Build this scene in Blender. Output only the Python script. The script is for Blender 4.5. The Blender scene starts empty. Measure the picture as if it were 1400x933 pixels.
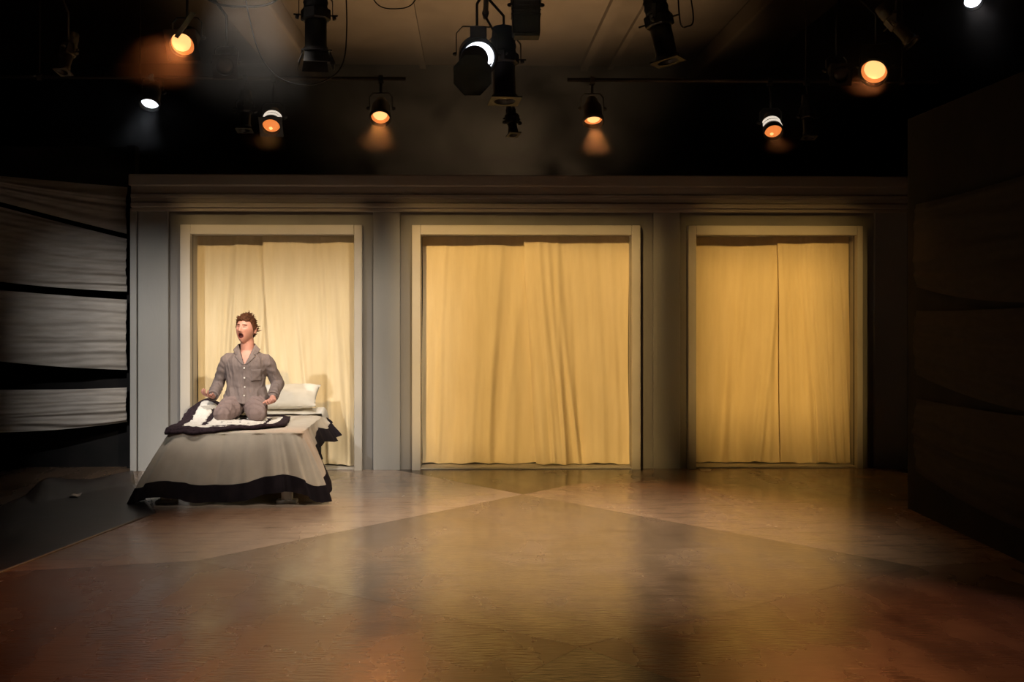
import bpy, bmesh, math, random
from mathutils import Vector, Matrix, Euler, noise
import numpy as np

random.seed(7)
PI = math.pi
sc = bpy.context.scene
col = sc.collection

# ------------------------------------------------------------------ camera
F = 1790.0                       # focal length in pixels of the 1400x933 frame
HOR = 413.0                      # horizon row
EYE = 1.7
YAW = math.atan(58.0 / F)
cam = bpy.data.cameras.new('camera')
cam.sensor_width = 36.0
cam.lens = F / 1400 * 36.0
cam.shift_y = -(466.5 - HOR) / 1400
cam.clip_end = 100
camo = bpy.data.objects.new('camera', cam)
camo.location = (0, 0, EYE)
camo.rotation_euler = (PI / 2, 0, -YAW)
col.objects.link(camo)
sc.camera = camo


def ray(u, v):
    X = (u - 700) / F
    c, s = math.cos(YAW), math.sin(YAW)
    return Vector((X * c + s, c - X * s, -(v - HOR) / F))


def W(u, v, y):                  # pixel -> point on the plane of depth y
    d = ray(u, v)
    return Vector((0, 0, EYE)) + d * (y / d.y)


def FL(u, v, z=0.0):             # pixel -> point on the floor
    d = ray(u, v)
    return Vector((0, 0, EYE)) + d * ((z - EYE) / d.z)


# ------------------------------------------------------------------ world, exposure
world = bpy.data.worlds.new('world')
sc.world = world
world.use_nodes = True
world.node_tree.nodes['Background'].inputs[0].default_value = (0.55, 0.5, 0.45, 1)
world.node_tree.nodes['Background'].inputs[1].default_value = 0.0
sc.view_settings.view_transform = 'Standard'
sc.view_settings.look = 'None'
sc.view_settings.exposure = 0.0
sc.view_settings.gamma = 1.0
sc.view_settings.use_curve_mapping = False


# ------------------------------------------------------------------ spots without a fixture: bed top light, then added fill spots
def spot(name, loc, target, power, color, angle, blend=0.5, radius=0.06):
    l = bpy.data.lights.new(name, 'SPOT')
    l.energy = power
    l.color = color
    l.spot_size = math.radians(angle)
    l.spot_blend = blend
    l.shadow_soft_size = radius
    o = bpy.data.objects.new(name, l)
    o.location = loc
    d = Vector(target) - Vector(loc)
    o.rotation_euler = d.to_track_quat('-Z', 'Y').to_euler()
    col.objects.link(o)
    return o


WARM = (1.0, 0.80, 0.58)
AMBER = (1.0, 0.62, 0.25)
ORANGE = (1.0, 0.42, 0.13)
# (the shuttered front spots are built with their lamps, further down)
spot('top_light_bed', (-1.75, 10.0, 4.9), (-1.85, 12.2, 0.5), 640, (1.0, 0.88, 0.76), 40, 0.9, 0.06)
spot('added_floor_wash', (0.5, 9.3, 4.9), (0.45, 9.5, 0), 1450, (1.0, 0.82, 0.60), 66, 1.0, 0.10)  # added overhead wash to brighten the floor, no lamp hangs here
spot('added_ceiling_uplight', (0.3, 14.40, 0.5), (0.1, 15.5, 5), 1150, (1.0, 0.66, 0.36), 78, 1.0, 0.15)  # added spot hidden behind the set to brighten ceiling and haze
spot('added_red_wash_left', (-4.2, 5.3, 4.85), (-2.7, 6.2, 0), 75, (1.0, 0.16, 0.06), 50, 1.0, 0.1)  # added red spot standing in for the spill on the front floor
spot('added_red_wash_right', (4.2, 5.6, 4.85), (2.9, 7.0, 0), 130, (1.0, 0.42, 0.34), 46, 1.0, 0.1)  # added like the other red wash, for the opposite front corner


# ------------------------------------------------------------------ materials
def mat(name, color, rough=0.6, color2=None, nscale=6.0, bump=0.0, bscale=40.0, metal=0.0, spec=0.5,
        emit=None, estr=0.0, stretch=None, detail=4.0, trans=0.0, sheen=0.0):
    m = bpy.data.materials.new(name)
    m.use_nodes = True
    nt = m.node_tree
    b = nt.nodes['Principled BSDF']
    b.inputs['Base Color'].default_value = (*color, 1)
    b.inputs['Roughness'].default_value = rough
    b.inputs['Metallic'].default_value = metal
    b.inputs['Specular IOR Level'].default_value = spec
    if sheen:
        b.inputs['Sheen Weight'].default_value = sheen
    tc = nt.nodes.new('ShaderNodeTexCoord')
    mp = nt.nodes.new('ShaderNodeMapping')
    nt.links.new(tc.outputs['Object'], mp.inputs['Vector'])
    if stretch:
        mp.inputs['Scale'].default_value = stretch
    if color2 is not None:
        n = nt.nodes.new('ShaderNodeTexNoise')
        n.inputs['Scale'].default_value = nscale
        n.inputs['Detail'].default_value = detail
        nt.links.new(mp.outputs[0], n.inputs['Vector'])
        r = nt.nodes.new('ShaderNodeValToRGB')
        r.color_ramp.elements[0].position = 0.35
        r.color_ramp.elements[1].position = 0.68
        r.color_ramp.elements[0].color = (*color, 1)
        r.color_ramp.elements[1].color = (*color2, 1)
        nt.links.new(n.outputs['Fac'], r.inputs['Fac'])
        nt.links.new(r.outputs['Color'], b.inputs['Base Color'])
    if bump > 0:
        n2 = nt.nodes.new('ShaderNodeTexNoise')
        n2.inputs['Scale'].default_value = bscale
        n2.inputs['Detail'].default_value = 5
        nt.links.new(mp.outputs[0], n2.inputs['Vector'])
        bp = nt.nodes.new('ShaderNodeBump')
        bp.inputs['Strength'].default_value = bump
        bp.inputs['Distance'].default_value = 0.01
        nt.links.new(n2.outputs['Fac'], bp.inputs['Height'])
        nt.links.new(bp.outputs['Normal'], b.inputs['Normal'])
    if emit is not None:
        b.inputs['Emission Color'].default_value = (*emit, 1)
        b.inputs['Emission Strength'].default_value = estr
    return m


def floor_mat(name, c1, c2, rough=0.26):
    """Worn, lightly varnished stage floor: broad tonal patches, brushed streaks, scuffs, uneven gloss."""
    m = bpy.data.materials.new(name)
    m.use_nodes = True
    nt = m.node_tree
    b = nt.nodes['Principled BSDF']
    geo = nt.nodes.new('ShaderNodeNewGeometry')

    def tex(scale, stretch, detail=5.0, rot=0.0):
        mp = nt.nodes.new('ShaderNodeMapping')
        mp.inputs['Scale'].default_value = stretch
        mp.inputs['Rotation'].default_value = (0, 0, rot)
        nt.links.new(geo.outputs['Position'], mp.inputs['Vector'])
        n = nt.nodes.new('ShaderNodeTexNoise')
        n.inputs['Scale'].default_value = scale
        n.inputs['Detail'].default_value = detail
        nt.links.new(mp.outputs[0], n.inputs['Vector'])
        return n

    broad = tex(0.8, (1, 1, 1))
    streak = tex(3.0, (1, 0.35, 1), rot=0.6)
    scuff = tex(7.0, (0.35, 1.6, 1), 9.0, -0.35)
    fine = tex(38.0, (0.3, 1.0, 1), 6.0, 0.5)
    r = nt.nodes.new('ShaderNodeValToRGB')
    r.color_ramp.elements[0].position = 0.3
    r.color_ramp.elements[1].position = 0.7
    r.color_ramp.elements[0].color = (*c1, 1)
    r.color_ramp.elements[1].color = (*c2, 1)
    mixf = nt.nodes.new('ShaderNodeMix')
    mixf.inputs[0].default_value = 0.5
    nt.links.new(broad.outputs['Fac'], mixf.inputs[2])
    nt.links.new(streak.outputs['Fac'], mixf.inputs[3])
    nt.links.new(mixf.outputs[0], r.inputs['Fac'])
    sr = nt.nodes.new('ShaderNodeValToRGB')
    sr.color_ramp.elements[0].position = 0.50
    sr.color_ramp.elements[1].position = 0.80
    sr.color_ramp.elements[0].color = (1, 1, 1, 1)
    sr.color_ramp.elements[1].color = (0.62, 0.6, 0.58, 1)
    nt.links.new(scuff.outputs['Fac'], sr.inputs['Fac'])
    mul = nt.nodes.new('ShaderNodeMix')
    mul.data_type = 'RGBA'
    mul.blend_type = 'MULTIPLY'
    mul.inputs[0].default_value = 1.0
    nt.links.new(r.outputs['Color'], mul.inputs[6])
    nt.links.new(sr.outputs['Color'], mul.inputs[7])
    nt.links.new(mul.outputs[2], b.inputs['Base Color'])
    rr = nt.nodes.new('ShaderNodeMapRange')
    rr.inputs[1].default_value = 0.3
    rr.inputs[2].default_value = 0.7
    rr.inputs[3].default_value = rough - 0.07
    rr.inputs[4].default_value = rough + 0.08
    nt.links.new(streak.outputs['Fac'], rr.inputs[0])
    nt.links.new(rr.outputs[0], b.inputs['Roughness'])
    b.inputs['Specular IOR Level'].default_value = 0.75
    bp = nt.nodes.new('ShaderNodeBump')
    bp.inputs['Strength'].default_value = 0.16
    bp.inputs['Distance'].default_value = 0.012
    nt.links.new(fine.outputs['Fac'], bp.inputs['Height'])
    nt.links.new(bp.outputs['Normal'], b.inputs['Normal'])
    return m


def cloth_mat(name, c1, c2, weave=260.0, rough=0.9, transl=0.0, stretch=(1, 1, 1), nscale=8.0):
    m = mat(name, c1, rough, c2, nscale, 0.0, spec=0.15, stretch=stretch)
    nt = m.node_tree
    b = nt.nodes['Principled BSDF']
    geo = nt.nodes.new('ShaderNodeNewGeometry')
    n = nt.nodes.new('ShaderNodeTexNoise')
    n.inputs['Scale'].default_value = weave
    mp = nt.nodes.new('ShaderNodeMapping')
    mp.inputs['Scale'].default_value = (1, 1, 0.25)
    nt.links.new(geo.outputs['Position'], mp.inputs['Vector'])
    nt.links.new(mp.outputs[0], n.inputs['Vector'])
    bp = nt.nodes.new('ShaderNodeBump')
    bp.inputs['Strength'].default_value = 0.3
    bp.inputs['Distance'].default_value = 0.004
    nt.links.new(n.outputs['Fac'], bp.inputs['Height'])
    nt.links.new(bp.outputs['Normal'], b.inputs['Normal'])
    if transl > 0:
        out = nt.nodes['Material Output']
        tr = nt.nodes.new('ShaderNodeBsdfTranslucent')
        tr.inputs['Color'].default_value = (*c1, 1)
        mx = nt.nodes.new('ShaderNodeMixShader')
        mx.inputs[0].default_value = transl
        nt.links.new(b.outputs[0], mx.inputs[1])
        nt.links.new(tr.outputs[0], mx.inputs[2])
        nt.links.new(mx.outputs[0], out.inputs['Surface'])
    return m


M = {}
M['wall'] = mat('set_wall_paint', (0.27, 0.262, 0.25), 0.75, (0.32, 0.31, 0.295), 1.6, 0.15, 60, stretch=(1, 1, 0.25))
M['panel'] = mat('set_recess_tone', (0.19, 0.18, 0.175), 0.8, (0.23, 0.22, 0.21), 1.8, 0.15, 60, stretch=(1, 1, 0.3))  # recessed faces in a darker tone than the pilasters
M['casing'] = mat('casing_paint', (0.46, 0.43, 0.39), 0.6, (0.51, 0.48, 0.435), 2.5, 0.08, 60)
M['cornice'] = mat('cornice_paint', (0.29, 0.255, 0.225), 0.75, (0.34, 0.30, 0.27), 1.8, 0.12, 50, stretch=(0.3, 1, 1))
M['curtain'] = cloth_mat('curtain_muslin', (0.78, 0.66, 0.44), (0.84, 0.72, 0.50), 220, transl=0.12, stretch=(3, 1, 0.4), nscale=5)
M['gauze'] = cloth_mat('swag_gauze', (0.28, 0.25, 0.22), (0.38, 0.345, 0.31), 150, stretch=(0.5, 1, 4), nscale=6)
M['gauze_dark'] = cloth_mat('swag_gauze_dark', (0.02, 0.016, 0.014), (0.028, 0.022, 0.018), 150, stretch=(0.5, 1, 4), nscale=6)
M['black'] = mat('black_paint', (0.008, 0.008, 0.008), 0.9, (0.014, 0.012, 0.012), 3, 0.1, 30, spec=0.1)
M['black_cloth'] = cloth_mat('black_cloth', (0.006, 0.005, 0.007), (0.012, 0.009, 0.011), 200)
M['trim_cloth'] = cloth_mat('coverlet_black_trim', (0.012, 0.009, 0.013), (0.02, 0.015, 0.02), 200)
M['cover'] = cloth_mat('coverlet_cotton', (0.60, 0.54, 0.455), (0.66, 0.60, 0.51), 240)
M['sheet'] = cloth_mat('sheet_cotton', (0.66, 0.63, 0.57), (0.72, 0.69, 0.63), 240)
M['wool_w'] = cloth_mat('throw_white_wool', (0.72, 0.68, 0.62), (0.82, 0.78, 0.72), 120, nscale=60)
M['wool_b'] = cloth_mat('throw_black_wool', (0.018, 0.010, 0.014), (0.05, 0.032, 0.04), 120, nscale=50)
M['shirt'] = cloth_mat('pyjama_shirt_cotton', (0.175, 0.135, 0.125), (0.205, 0.162, 0.15), 180, stretch=(60, 60, 2), nscale=3)
M['trouser'] = cloth_mat('pyjama_trouser_cotton', (0.205, 0.148, 0.138), (0.235, 0.175, 0.163), 180, stretch=(60, 2, 60), nscale=3)
M['collar'] = cloth_mat('pyjama_collar_cotton', (0.18, 0.14, 0.13), (0.21, 0.168, 0.155), 180, nscale=40)
M['skin'] = mat('skin', (0.50, 0.235, 0.175), 0.5, (0.56, 0.28, 0.215), 14, 0.06, 200, spec=0.4)
M['lip'] = mat('lips', (0.36, 0.12, 0.095), 0.4)
M['mouth'] = mat('mouth_inside', (0.07, 0.012, 0.012), 0.5)
M['teeth'] = mat('teeth', (0.62, 0.55, 0.46), 0.3)
M['eyeline'] = mat('eye_slit', (0.05, 0.025, 0.02), 0.4)
M['hair'] = mat('hair_brown', (0.05, 0.017, 0.007), 0.65, (0.10, 0.036, 0.014), 90, 0.5, 160, stretch=(1, 1, 0.3), spec=0.2)
M['button'] = mat('button_shell', (0.62, 0.58, 0.52), 0.3)
M['bedwood'] = mat('bed_base_black', (0.015, 0.013, 0.013), 0.7)
M['white'] = mat('white_enamel', (0.6, 0.58, 0.55), 0.4)
M['mattress'] = cloth_mat('mattress_ticking', (0.6, 0.57, 0.52), (0.66, 0.63, 0.58), 120)
M['lampblack'] = mat('lamp_black_enamel', (0.012, 0.012, 0.013), 0.45, (0.02, 0.02, 0.021), 20, metal=0.0, spec=0.5)
M['lampgrey'] = mat('lamp_worn_enamel', (0.10, 0.085, 0.06), 0.45, (0.17, 0.14, 0.10), 12, spec=0.5)
M['pipe'] = mat('pipe_black_steel', (0.02, 0.018, 0.016), 0.5, spec=0.4)
M['pipe_hazed'] = mat('pipe_haze_toned_steel', (0.07, 0.052, 0.035), 0.7, spec=0.3)  # haze put into the colour: brown so the bars stand out less
M['chrome'] = mat('bright_metal', (0.55, 0.52, 0.48), 0.25, metal=1.0)
M['cable'] = mat('cable_rubber', (0.01, 0.01, 0.01), 0.6)
M['glass_dim'] = mat('unlit_lens', (0.09, 0.08, 0.085), 0.12, spec=0.8)
M['gel_lit'] = mat('lit_orange_gel', (0.5, 0.16, 0.04), 0.3, emit=(1.0, 0.27, 0.06), estr=0.85)
M['hot'] = mat('lit_lamp_core', (0.9, 0.6, 0.3), 0.3, emit=(1.0, 0.50, 0.17), estr=1.5)
M['white_lit'] = mat('lit_white_lens', (0.9, 0.9, 0.9), 0.3, emit=(0.86, 0.90, 1.0), estr=3.0)
M['ring_lit'] = mat('lamp_leak_glow', (0.9, 0.9, 0.9), 0.3, emit=(1.0, 0.86, 0.70), estr=0.8)
M['ceiling'] = mat('ceiling_board', (0.15, 0.115, 0.08), 0.85, (0.20, 0.155, 0.11), 1.4, 0.2, 20, spec=0.2)
M['beam'] = mat('ceiling_beam_plaster', (0.22, 0.17, 0.115), 0.8, (0.27, 0.21, 0.145), 1.5, 0.2, 20, spec=0.2)
M['room'] = mat('room_black_wall', (0.012, 0.010, 0.009), 0.9, spec=0.1)
M['mat'] = mat('dark_vinyl', (0.020, 0.013, 0.011), 0.36, (0.036, 0.025, 0.021), 3.0, 0.15, 8, spec=0.5)
M['paper'] = mat('paper_scrap', (0.6, 0.55, 0.52), 0.7)

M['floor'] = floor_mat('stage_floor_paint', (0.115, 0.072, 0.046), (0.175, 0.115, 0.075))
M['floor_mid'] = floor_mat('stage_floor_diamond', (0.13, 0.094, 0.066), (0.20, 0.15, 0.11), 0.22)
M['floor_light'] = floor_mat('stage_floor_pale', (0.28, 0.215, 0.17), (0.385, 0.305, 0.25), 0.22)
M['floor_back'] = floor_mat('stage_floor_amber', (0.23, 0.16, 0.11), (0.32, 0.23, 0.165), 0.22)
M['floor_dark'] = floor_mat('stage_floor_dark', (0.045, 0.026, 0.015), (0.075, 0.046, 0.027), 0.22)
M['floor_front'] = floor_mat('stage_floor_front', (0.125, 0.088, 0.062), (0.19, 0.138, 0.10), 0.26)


# ------------------------------------------------------------------ mesh helpers
class MB:
    def __init__(self):
        self.v, self.f, self.m = [], [], []

    def add(self, vs, fs, mi=0):
        o = len(self.v)
        self.v += [Vector(p) for p in vs]
        self.f += [tuple(i + o for i in f) for f in fs]
        self.m += [mi] * len(fs)
        return self

    def box(self, a, b, bev=0.0, mi=0):
        (x0, y0, z0), (x1, y1, z1) = a, b
        x0, x1 = min(x0, x1), max(x0, x1)
        y0, y1 = min(y0, y1), max(y0, y1)
        z0, z1 = min(z0, z1), max(z0, z1)
        if bev <= 0:
            vs = [(x0, y0, z0), (x1, y0, z0), (x1, y1, z0), (x0, y1, z0), (x0, y0, z1), (x1, y0, z1), (x1, y1, z1), (x0, y1, z1)]
            fs = [(0, 3, 2, 1), (4, 5, 6, 7), (0, 1, 5, 4), (1, 2, 6, 5), (2, 3, 7, 6), (3, 0, 4, 7)]
            return self.add(vs, fs, mi)
        bm = bmesh.new()
        bmesh.ops.create_cube(bm, size=1.0)
        for v in bm.verts:
            v.co = Vector((x0 + (v.co.x + .5) * (x1 - x0), y0 + (v.co.y + .5) * (y1 - y0), z0 + (v.co.z + .5) * (z1 - z0)))
        bmesh.ops.bevel(bm, geom=list(bm.edges), offset=bev, segments=2, affect='EDGES', profile=0.5)
        bm.verts.index_update()
        self.add([v.co.copy() for v in bm.verts], [[v.index for v in f.verts] for f in bm.faces], mi)
        bm.free()
        return self

    def lathe(self, origin, axis, prof, n=24, mi=0, cap=True):
        axis = Vector(axis).normalized()
        a = axis.orthogonal().normalized()
        b = axis.cross(a)
        vs, fs = [], []
        for t, r in prof:
            for k in range(n):
                an = 2 * PI * k / n
                vs.append(Vector(origin) + axis * t + (a * math.cos(an) + b * math.sin(an)) * r)
        for i in range(len(prof) - 1):
            for k in range(n):
                k2 = (k + 1) % n
                fs.append((i * n + k, i * n + k2, (i + 1) * n + k2, (i + 1) * n + k))
        if cap:
            fs.append(tuple(reversed(range(n))))
            fs.append(tuple((len(prof) - 1) * n + k for k in range(n)))
        return self.add(vs, fs, mi)

    def cyl(self, p, q, r0, r1=None, n=16, mi=0):
        p, q = Vector(p), Vector(q)
        return self.lathe(p, q - p, [(0, r0), ((q - p).length, r0 if r1 is None else r1)], n, mi)

    def tube(self, pts, r, n=8, mi=0):
        pts = [Vector(p) for p in pts]
        vs, fs = [], []
        up = None
        for i, p in enumerate(pts):
            t = (pts[min(i + 1, len(pts) - 1)] - pts[max(i - 1, 0)]).normalized()
            a = t.orthogonal().normalized() if up is None else (up - t * up.dot(t)).normalized()
            up = a
            b = t.cross(a)
            for k in range(n):
                an = 2 * PI * k / n
                vs.append(p + (a * math.cos(an) + b * math.sin(an)) * r)
        for i in range(len(pts) - 1):
            for k in range(n):
                k2 = (k + 1) % n
                fs.append((i * n + k, i * n + k2, (i + 1) * n + k2, (i + 1) * n + k))
        fs.append(tuple(reversed(range(n))))
        fs.append(tuple((len(pts) - 1) * n + k for k in range(n)))
        return self.add(vs, fs, mi)

    def loft(self, secs, n=28, mi=0, power=2.0):
        """secs: (centre, xaxis*rx, yaxis*ry)"""
        vs, fs = [], []
        for c, ax, ay in secs:
            c, ax, ay = Vector(c), Vector(ax), Vector(ay)
            for k in range(n):
                an = 2 * PI * k / n
                cx, sx = math.cos(an), math.sin(an)
                e = 2.0 / power
                cx = math.copysign(abs(cx) ** e, cx)
                sx = math.copysign(abs(sx) ** e, sx)
                vs.append(c + ax * cx + ay * sx)
        L = len(secs)
        for i in range(L - 1):
            for k in range(n):
                k2 = (k + 1) % n
                fs.append((i * n + k, i * n + k2, (i + 1) * n + k2, (i + 1) * n + k))
        fs.append(tuple(reversed(range(n))))
        fs.append(tuple((L - 1) * n + k for k in range(n)))
        return self.add(vs, fs, mi)

    def capsule(self, pts, rads, n=20, sub=6):
        """smooth tapered limb through the points, rounded at both ends"""
        pts = [Vector(p) for p in pts]
        P, R = [], []
        for i in range(len(pts) - 1):
            p0, p1 = pts[max(i - 1, 0)], pts[i]
            p2, p3 = pts[i + 1], pts[min(i + 2, len(pts) - 1)]
            for s in range(sub):
                t = s / sub
                P.append(0.5 * ((2 * p1) + (-p0 + p2) * t + (2 * p0 - 5 * p1 + 4 * p2 - p3) * t * t + (-p0 + 3 * p1 - 3 * p2 + p3) * t ** 3))
                R.append(rads[i] * (1 - t) + rads[i + 1] * t)
        P.append(pts[-1])
        R.append(rads[-1])
        t0 = (P[1] - P[0]).normalized()
        t1 = (P[-1] - P[-2]).normalized()
        r0, r1 = R[0], R[-1]
        pre = [(P[0] - t0 * r0 * math.cos(a), r0 * math.sin(a)) for a in (0.15, 0.5, 0.9, 1.25)]
        post = [(P[-1] + t1 * r1 * math.cos(a), r1 * math.sin(a)) for a in (1.25, 0.9, 0.5, 0.15)]
        P = [p for p, _ in pre] + P + [p for p, _ in post]
        R = [r for _, r in pre] + R + [r for _, r in post]
        vs, fs = [], []
        up = None
        for i, p in enumerate(P):
            t = (P[min(i + 1, len(P) - 1)] - P[max(i - 1, 0)])
            t = t.normalized() if t.length > 1e-9 else t0
            a = t.orthogonal().normalized() if up is None else (up - t * up.dot(t)).normalized()
            up = a
            b = t.cross(a)
            for k in range(n):
                an = 2 * PI * k / n
                vs.append(p + (a * math.cos(an) + b * math.sin(an)) * R[i])
        for i in range(len(P) - 1):
            for k in range(n):
                k2 = (k + 1) % n
                fs.append((i * n + k, i * n + k2, (i + 1) * n + k2, (i + 1) * n + k))
        fs.append(tuple(reversed(range(n))))
        fs.append(tuple((len(P) - 1) * n + k for k in range(n)))
        return self.add(vs, fs)

    def grid(self, fn, nu, nv, mi=0):
        vs = [fn(i / nu, j / nv) for j in range(nv + 1) for i in range(nu + 1)]
        fs = [(j * (nu + 1) + i, j * (nu + 1) + i + 1, (j + 1) * (nu + 1) + i + 1, (j + 1) * (nu + 1) + i) for j in range(nv) for i in range(nu)]
        return self.add(vs, fs, mi)

    def prism(self, poly, z0, z1, mi=0):
        n = len(poly)
        vs = [(p[0], p[1], z0) for p in poly] + [(p[0], p[1], z1) for p in poly]
        fs = [tuple(reversed(range(n))), tuple(range(n, 2 * n))]
        for i in range(n):
            j = (i + 1) % n
            fs.append((i, j, n + j, n + i))
        return self.add(vs, fs, mi)

    def mesh(self, name, loc=(0, 0, 0)):
        me = bpy.data.meshes.new(name)
        L = Vector(loc)
        me.from_pydata([tuple(p - L) for p in self.v], [], self.f)
        me.update()
        return me


def obj(name, mb, material, parent=None, smooth=False, loc=None, fix=True):
    """One mesh object.  Vertices are given in world space; the object's origin is its parent's base or loc."""
    if parent is not None:
        base = parent.matrix_world.translation if parent.parent is None else parent['base']
        base = Vector(base)
    else:
        base = Vector(loc) if loc is not None else Vector((0, 0, 0))
    me = mb.mesh(name, base) if isinstance(mb, MB) else mb
    if fix and isinstance(mb, MB):
        bm = bmesh.new()
        bm.from_mesh(me)
        bmesh.ops.recalc_face_normals(bm, faces=bm.faces)
        bm.to_mesh(me)
        bm.free()
    mats = material if isinstance(material, (list, tuple)) else [material]
    for x in mats:
        me.materials.append(M[x])
    if isinstance(mb, MB) and len(mats) > 1:
        me.polygons.foreach_set('material_index', mb.m)
    if smooth:
        me.polygons.foreach_set('use_smooth', [True] * len(me.polygons))
    o = bpy.data.objects.new(name, me)
    col.objects.link(o)
    if parent is not None:
        o.parent = parent
    elif loc is not None:
        o.location = base
    o['base'] = tuple(base)
    return o


def tag(o, label=None, cat=None, group=None, kind=None):
    if label:
        o['label'] = label
    if cat:
        o['category'] = cat
    if group:
        o['group'] = group
    if kind:
        o['kind'] = kind
    return o


def thing(name, loc, label=None, cat=None, group=None, kind=None):
    o = bpy.data.objects.new(name, None)
    o.empty_display_size = 0.1
    o.location = loc
    o.matrix_world = Matrix.Translation(Vector(loc))
    col.objects.link(o)
    o['base'] = tuple(loc)
    return tag(o, label, cat, group, kind)


def bake(o, mods):
    """apply a list of (type, settings) modifiers"""
    for t, s in mods:
        m = o.modifiers.new(t.lower(), t)
        for k, v in s.items():
            setattr(m, k, v)
    dg = bpy.context.evaluated_depsgraph_get()
    me = bpy.data.meshes.new_from_object(o.evaluated_get(dg))
    o.modifiers.clear()
    o.data = me
    return o


# ================================================================== THE ROOM
floor = obj('floor', MB().box((-9, -1, -0.2), (9, 20, 0)), 'floor')
tag(floor, 'brown painted stage floor', None, None, 'structure')
ZP = 0.004
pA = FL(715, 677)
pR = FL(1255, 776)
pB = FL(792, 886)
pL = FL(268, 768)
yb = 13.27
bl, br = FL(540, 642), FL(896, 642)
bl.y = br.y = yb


def panel(name, pts, m, z=ZP):
    return obj(name, MB().prism([(p[0], p[1]) for p in pts], 0.0005, z), m, floor)


def shrink(pts, d=0.002):
    c = sum((Vector((p[0], p[1], 0)) for p in pts), Vector()) / len(pts)
    out = []
    for p in pts:
        q = Vector((p[0], p[1], 0))
        out.append(q + (c - q).normalized() * d)
    return out


eL = FL(0, 776)                                   # edge of the pale panel beside the dark mat
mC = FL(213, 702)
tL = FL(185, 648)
panel('floor_panel', shrink([pA, pR, pB, pL]), 'floor_mid')  # panels differ in base tone
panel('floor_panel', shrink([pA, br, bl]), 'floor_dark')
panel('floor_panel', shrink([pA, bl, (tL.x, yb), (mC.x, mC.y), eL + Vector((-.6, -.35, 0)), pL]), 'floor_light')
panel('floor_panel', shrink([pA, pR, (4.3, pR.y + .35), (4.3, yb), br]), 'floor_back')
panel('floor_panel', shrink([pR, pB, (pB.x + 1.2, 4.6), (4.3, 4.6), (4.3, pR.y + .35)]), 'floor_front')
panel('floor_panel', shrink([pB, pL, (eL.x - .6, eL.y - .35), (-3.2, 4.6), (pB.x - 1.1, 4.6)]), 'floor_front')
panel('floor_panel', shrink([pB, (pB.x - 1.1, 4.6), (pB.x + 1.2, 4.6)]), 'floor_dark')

ceil = obj('ceiling', MB().box((-9, -1, 5.28), (9, 20, 5.45)), 'ceiling')
tag(ceil, 'dim brown ceiling above the lighting rig', None, None, 'structure')
ZB = 5.0


def at_z(u, v, z):
    d = ray(u, v)
    return Vector((0, 0, EYE)) + d * ((z - EYE) / d.z)


for (ua, ub) in ((373, 431), (955, 1028)):
    a, b = at_z(ua, 100, ZB), at_z(ub, 100, ZB)
    obj('ceiling_beam', MB().box((a.x, -1, ZB), (b.x, 19.8, 5.28), 0.03), 'beam', ceil)
xs = at_z(800, 100, ZB).x
obj('ceiling_batten', MB().box((xs, -1, 5.2), (xs + .12, 19.8, 5.28)), 'ceiling', ceil)
obj('ceiling_batten', MB().box((xs + .42, -1, 5.22), (xs + .50, 19.8, 5.28)), 'ceiling', ceil)
obj('ceiling_batten', MB().box((-0.75, -1, 5.22), (-0.66, 19.8, 5.28)), 'ceiling', ceil)

tag(obj('wall_back', MB().box((-9, 19.8, 0), (9, 20, 5.3)), 'room'), 'black back wall of the theatre', kind='structure')
tag(obj('wall_left', MB().box((-9.2, -1, 0), (-9, 20, 5.3)), 'room'), 'black side wall of the theatre', kind='structure')
tag(obj('wall_right', MB().box((9, -1, 0), (9.2, 20, 5.3)), 'room'), 'black side wall of the theatre', kind='structure')

# ================================================================== THE SET WALL
YW = 13.30                        # recessed panel face
YPIL = 13.245                     # pilaster face
YCAS = 13.20                      # casing face
YCUR = 13.50                      # curtain plane


def XW(u, y=YW):
    return W(u, 400, y).x


def ZW(v, u=700, y=YW):
    return W(u, v, y).z


XL, XR = XW(178, YPIL), XW(1241, YPIL)
ZTOP = 3.0
doors = [  # casing outer left/right, opening left/right, in pixels
    (246, 495, 260, 484),
    (563, 876, 575, 864),
    (941, 1180, 952, 1172),
]
ZHEAD = ZW(321, 700, YCAS)        # opening head
ZCAS = ZW(308, 700, YCAS)         # casing top
ZREC = ZW(286, 700, YPIL)         # top of the recessed panels
wall = MB()
opn = [(XW(d[2], YCAS), XW(d[3], YCAS)) for d in doors]
cas = [(XW(d[0], YCAS), XW(d[1], YCAS)) for d in doors]
edges = [XL] + [e for o in opn for e in o] + [XR]
for i in range(0, 8, 2):
    wall.box((edges[i], YW, 0), (edges[i + 1], YW + .05, ZTOP - .02))
for a, b in opn:
    wall.box((a, YW, ZHEAD), (b, YW + .05, ZTOP - .02))
setw = obj('wall_centre', wall, 'panel')
tag(setw, 'grey painted stage set wall with three curtained doorways', kind='structure')
pil = [(188.5, 230), (510, 547), (893, 930), (1196, 1241)]
for a, b in pil:
    obj('pilaster', MB().box((XW(a, YPIL), YPIL, 0), (XW(b, YPIL), YW, ZREC), 0.006), 'wall', setw)
obj('edge_batten', MB().box((XL, YPIL - .012, 0), (XW(187, YPIL), YW, ZREC), 0.006), 'wall', setw)
xa, xb = XW(178, 13.15), XW(1243, 13.15)
zz = [ZW(v, 642, 13.1) for v in (239.5, 255, 277, 284)]
obj('cornice_frieze', MB().box((xa, 13.17, zz[2]), (xb, YW, zz[1] + .01), 0.008), 'cornice', setw)
obj('cornice_cap', MB().box((XW(175, 13.08), 13.08, zz[1]), (XW(1246, 13.08), YW + .05, zz[0]), 0.012), 'cornice', setw)
obj('cornice_bead', MB().box((xa, 13.15, zz[3]), (xb, YW, zz[2]), 0.012), 'cornice', setw)
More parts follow.
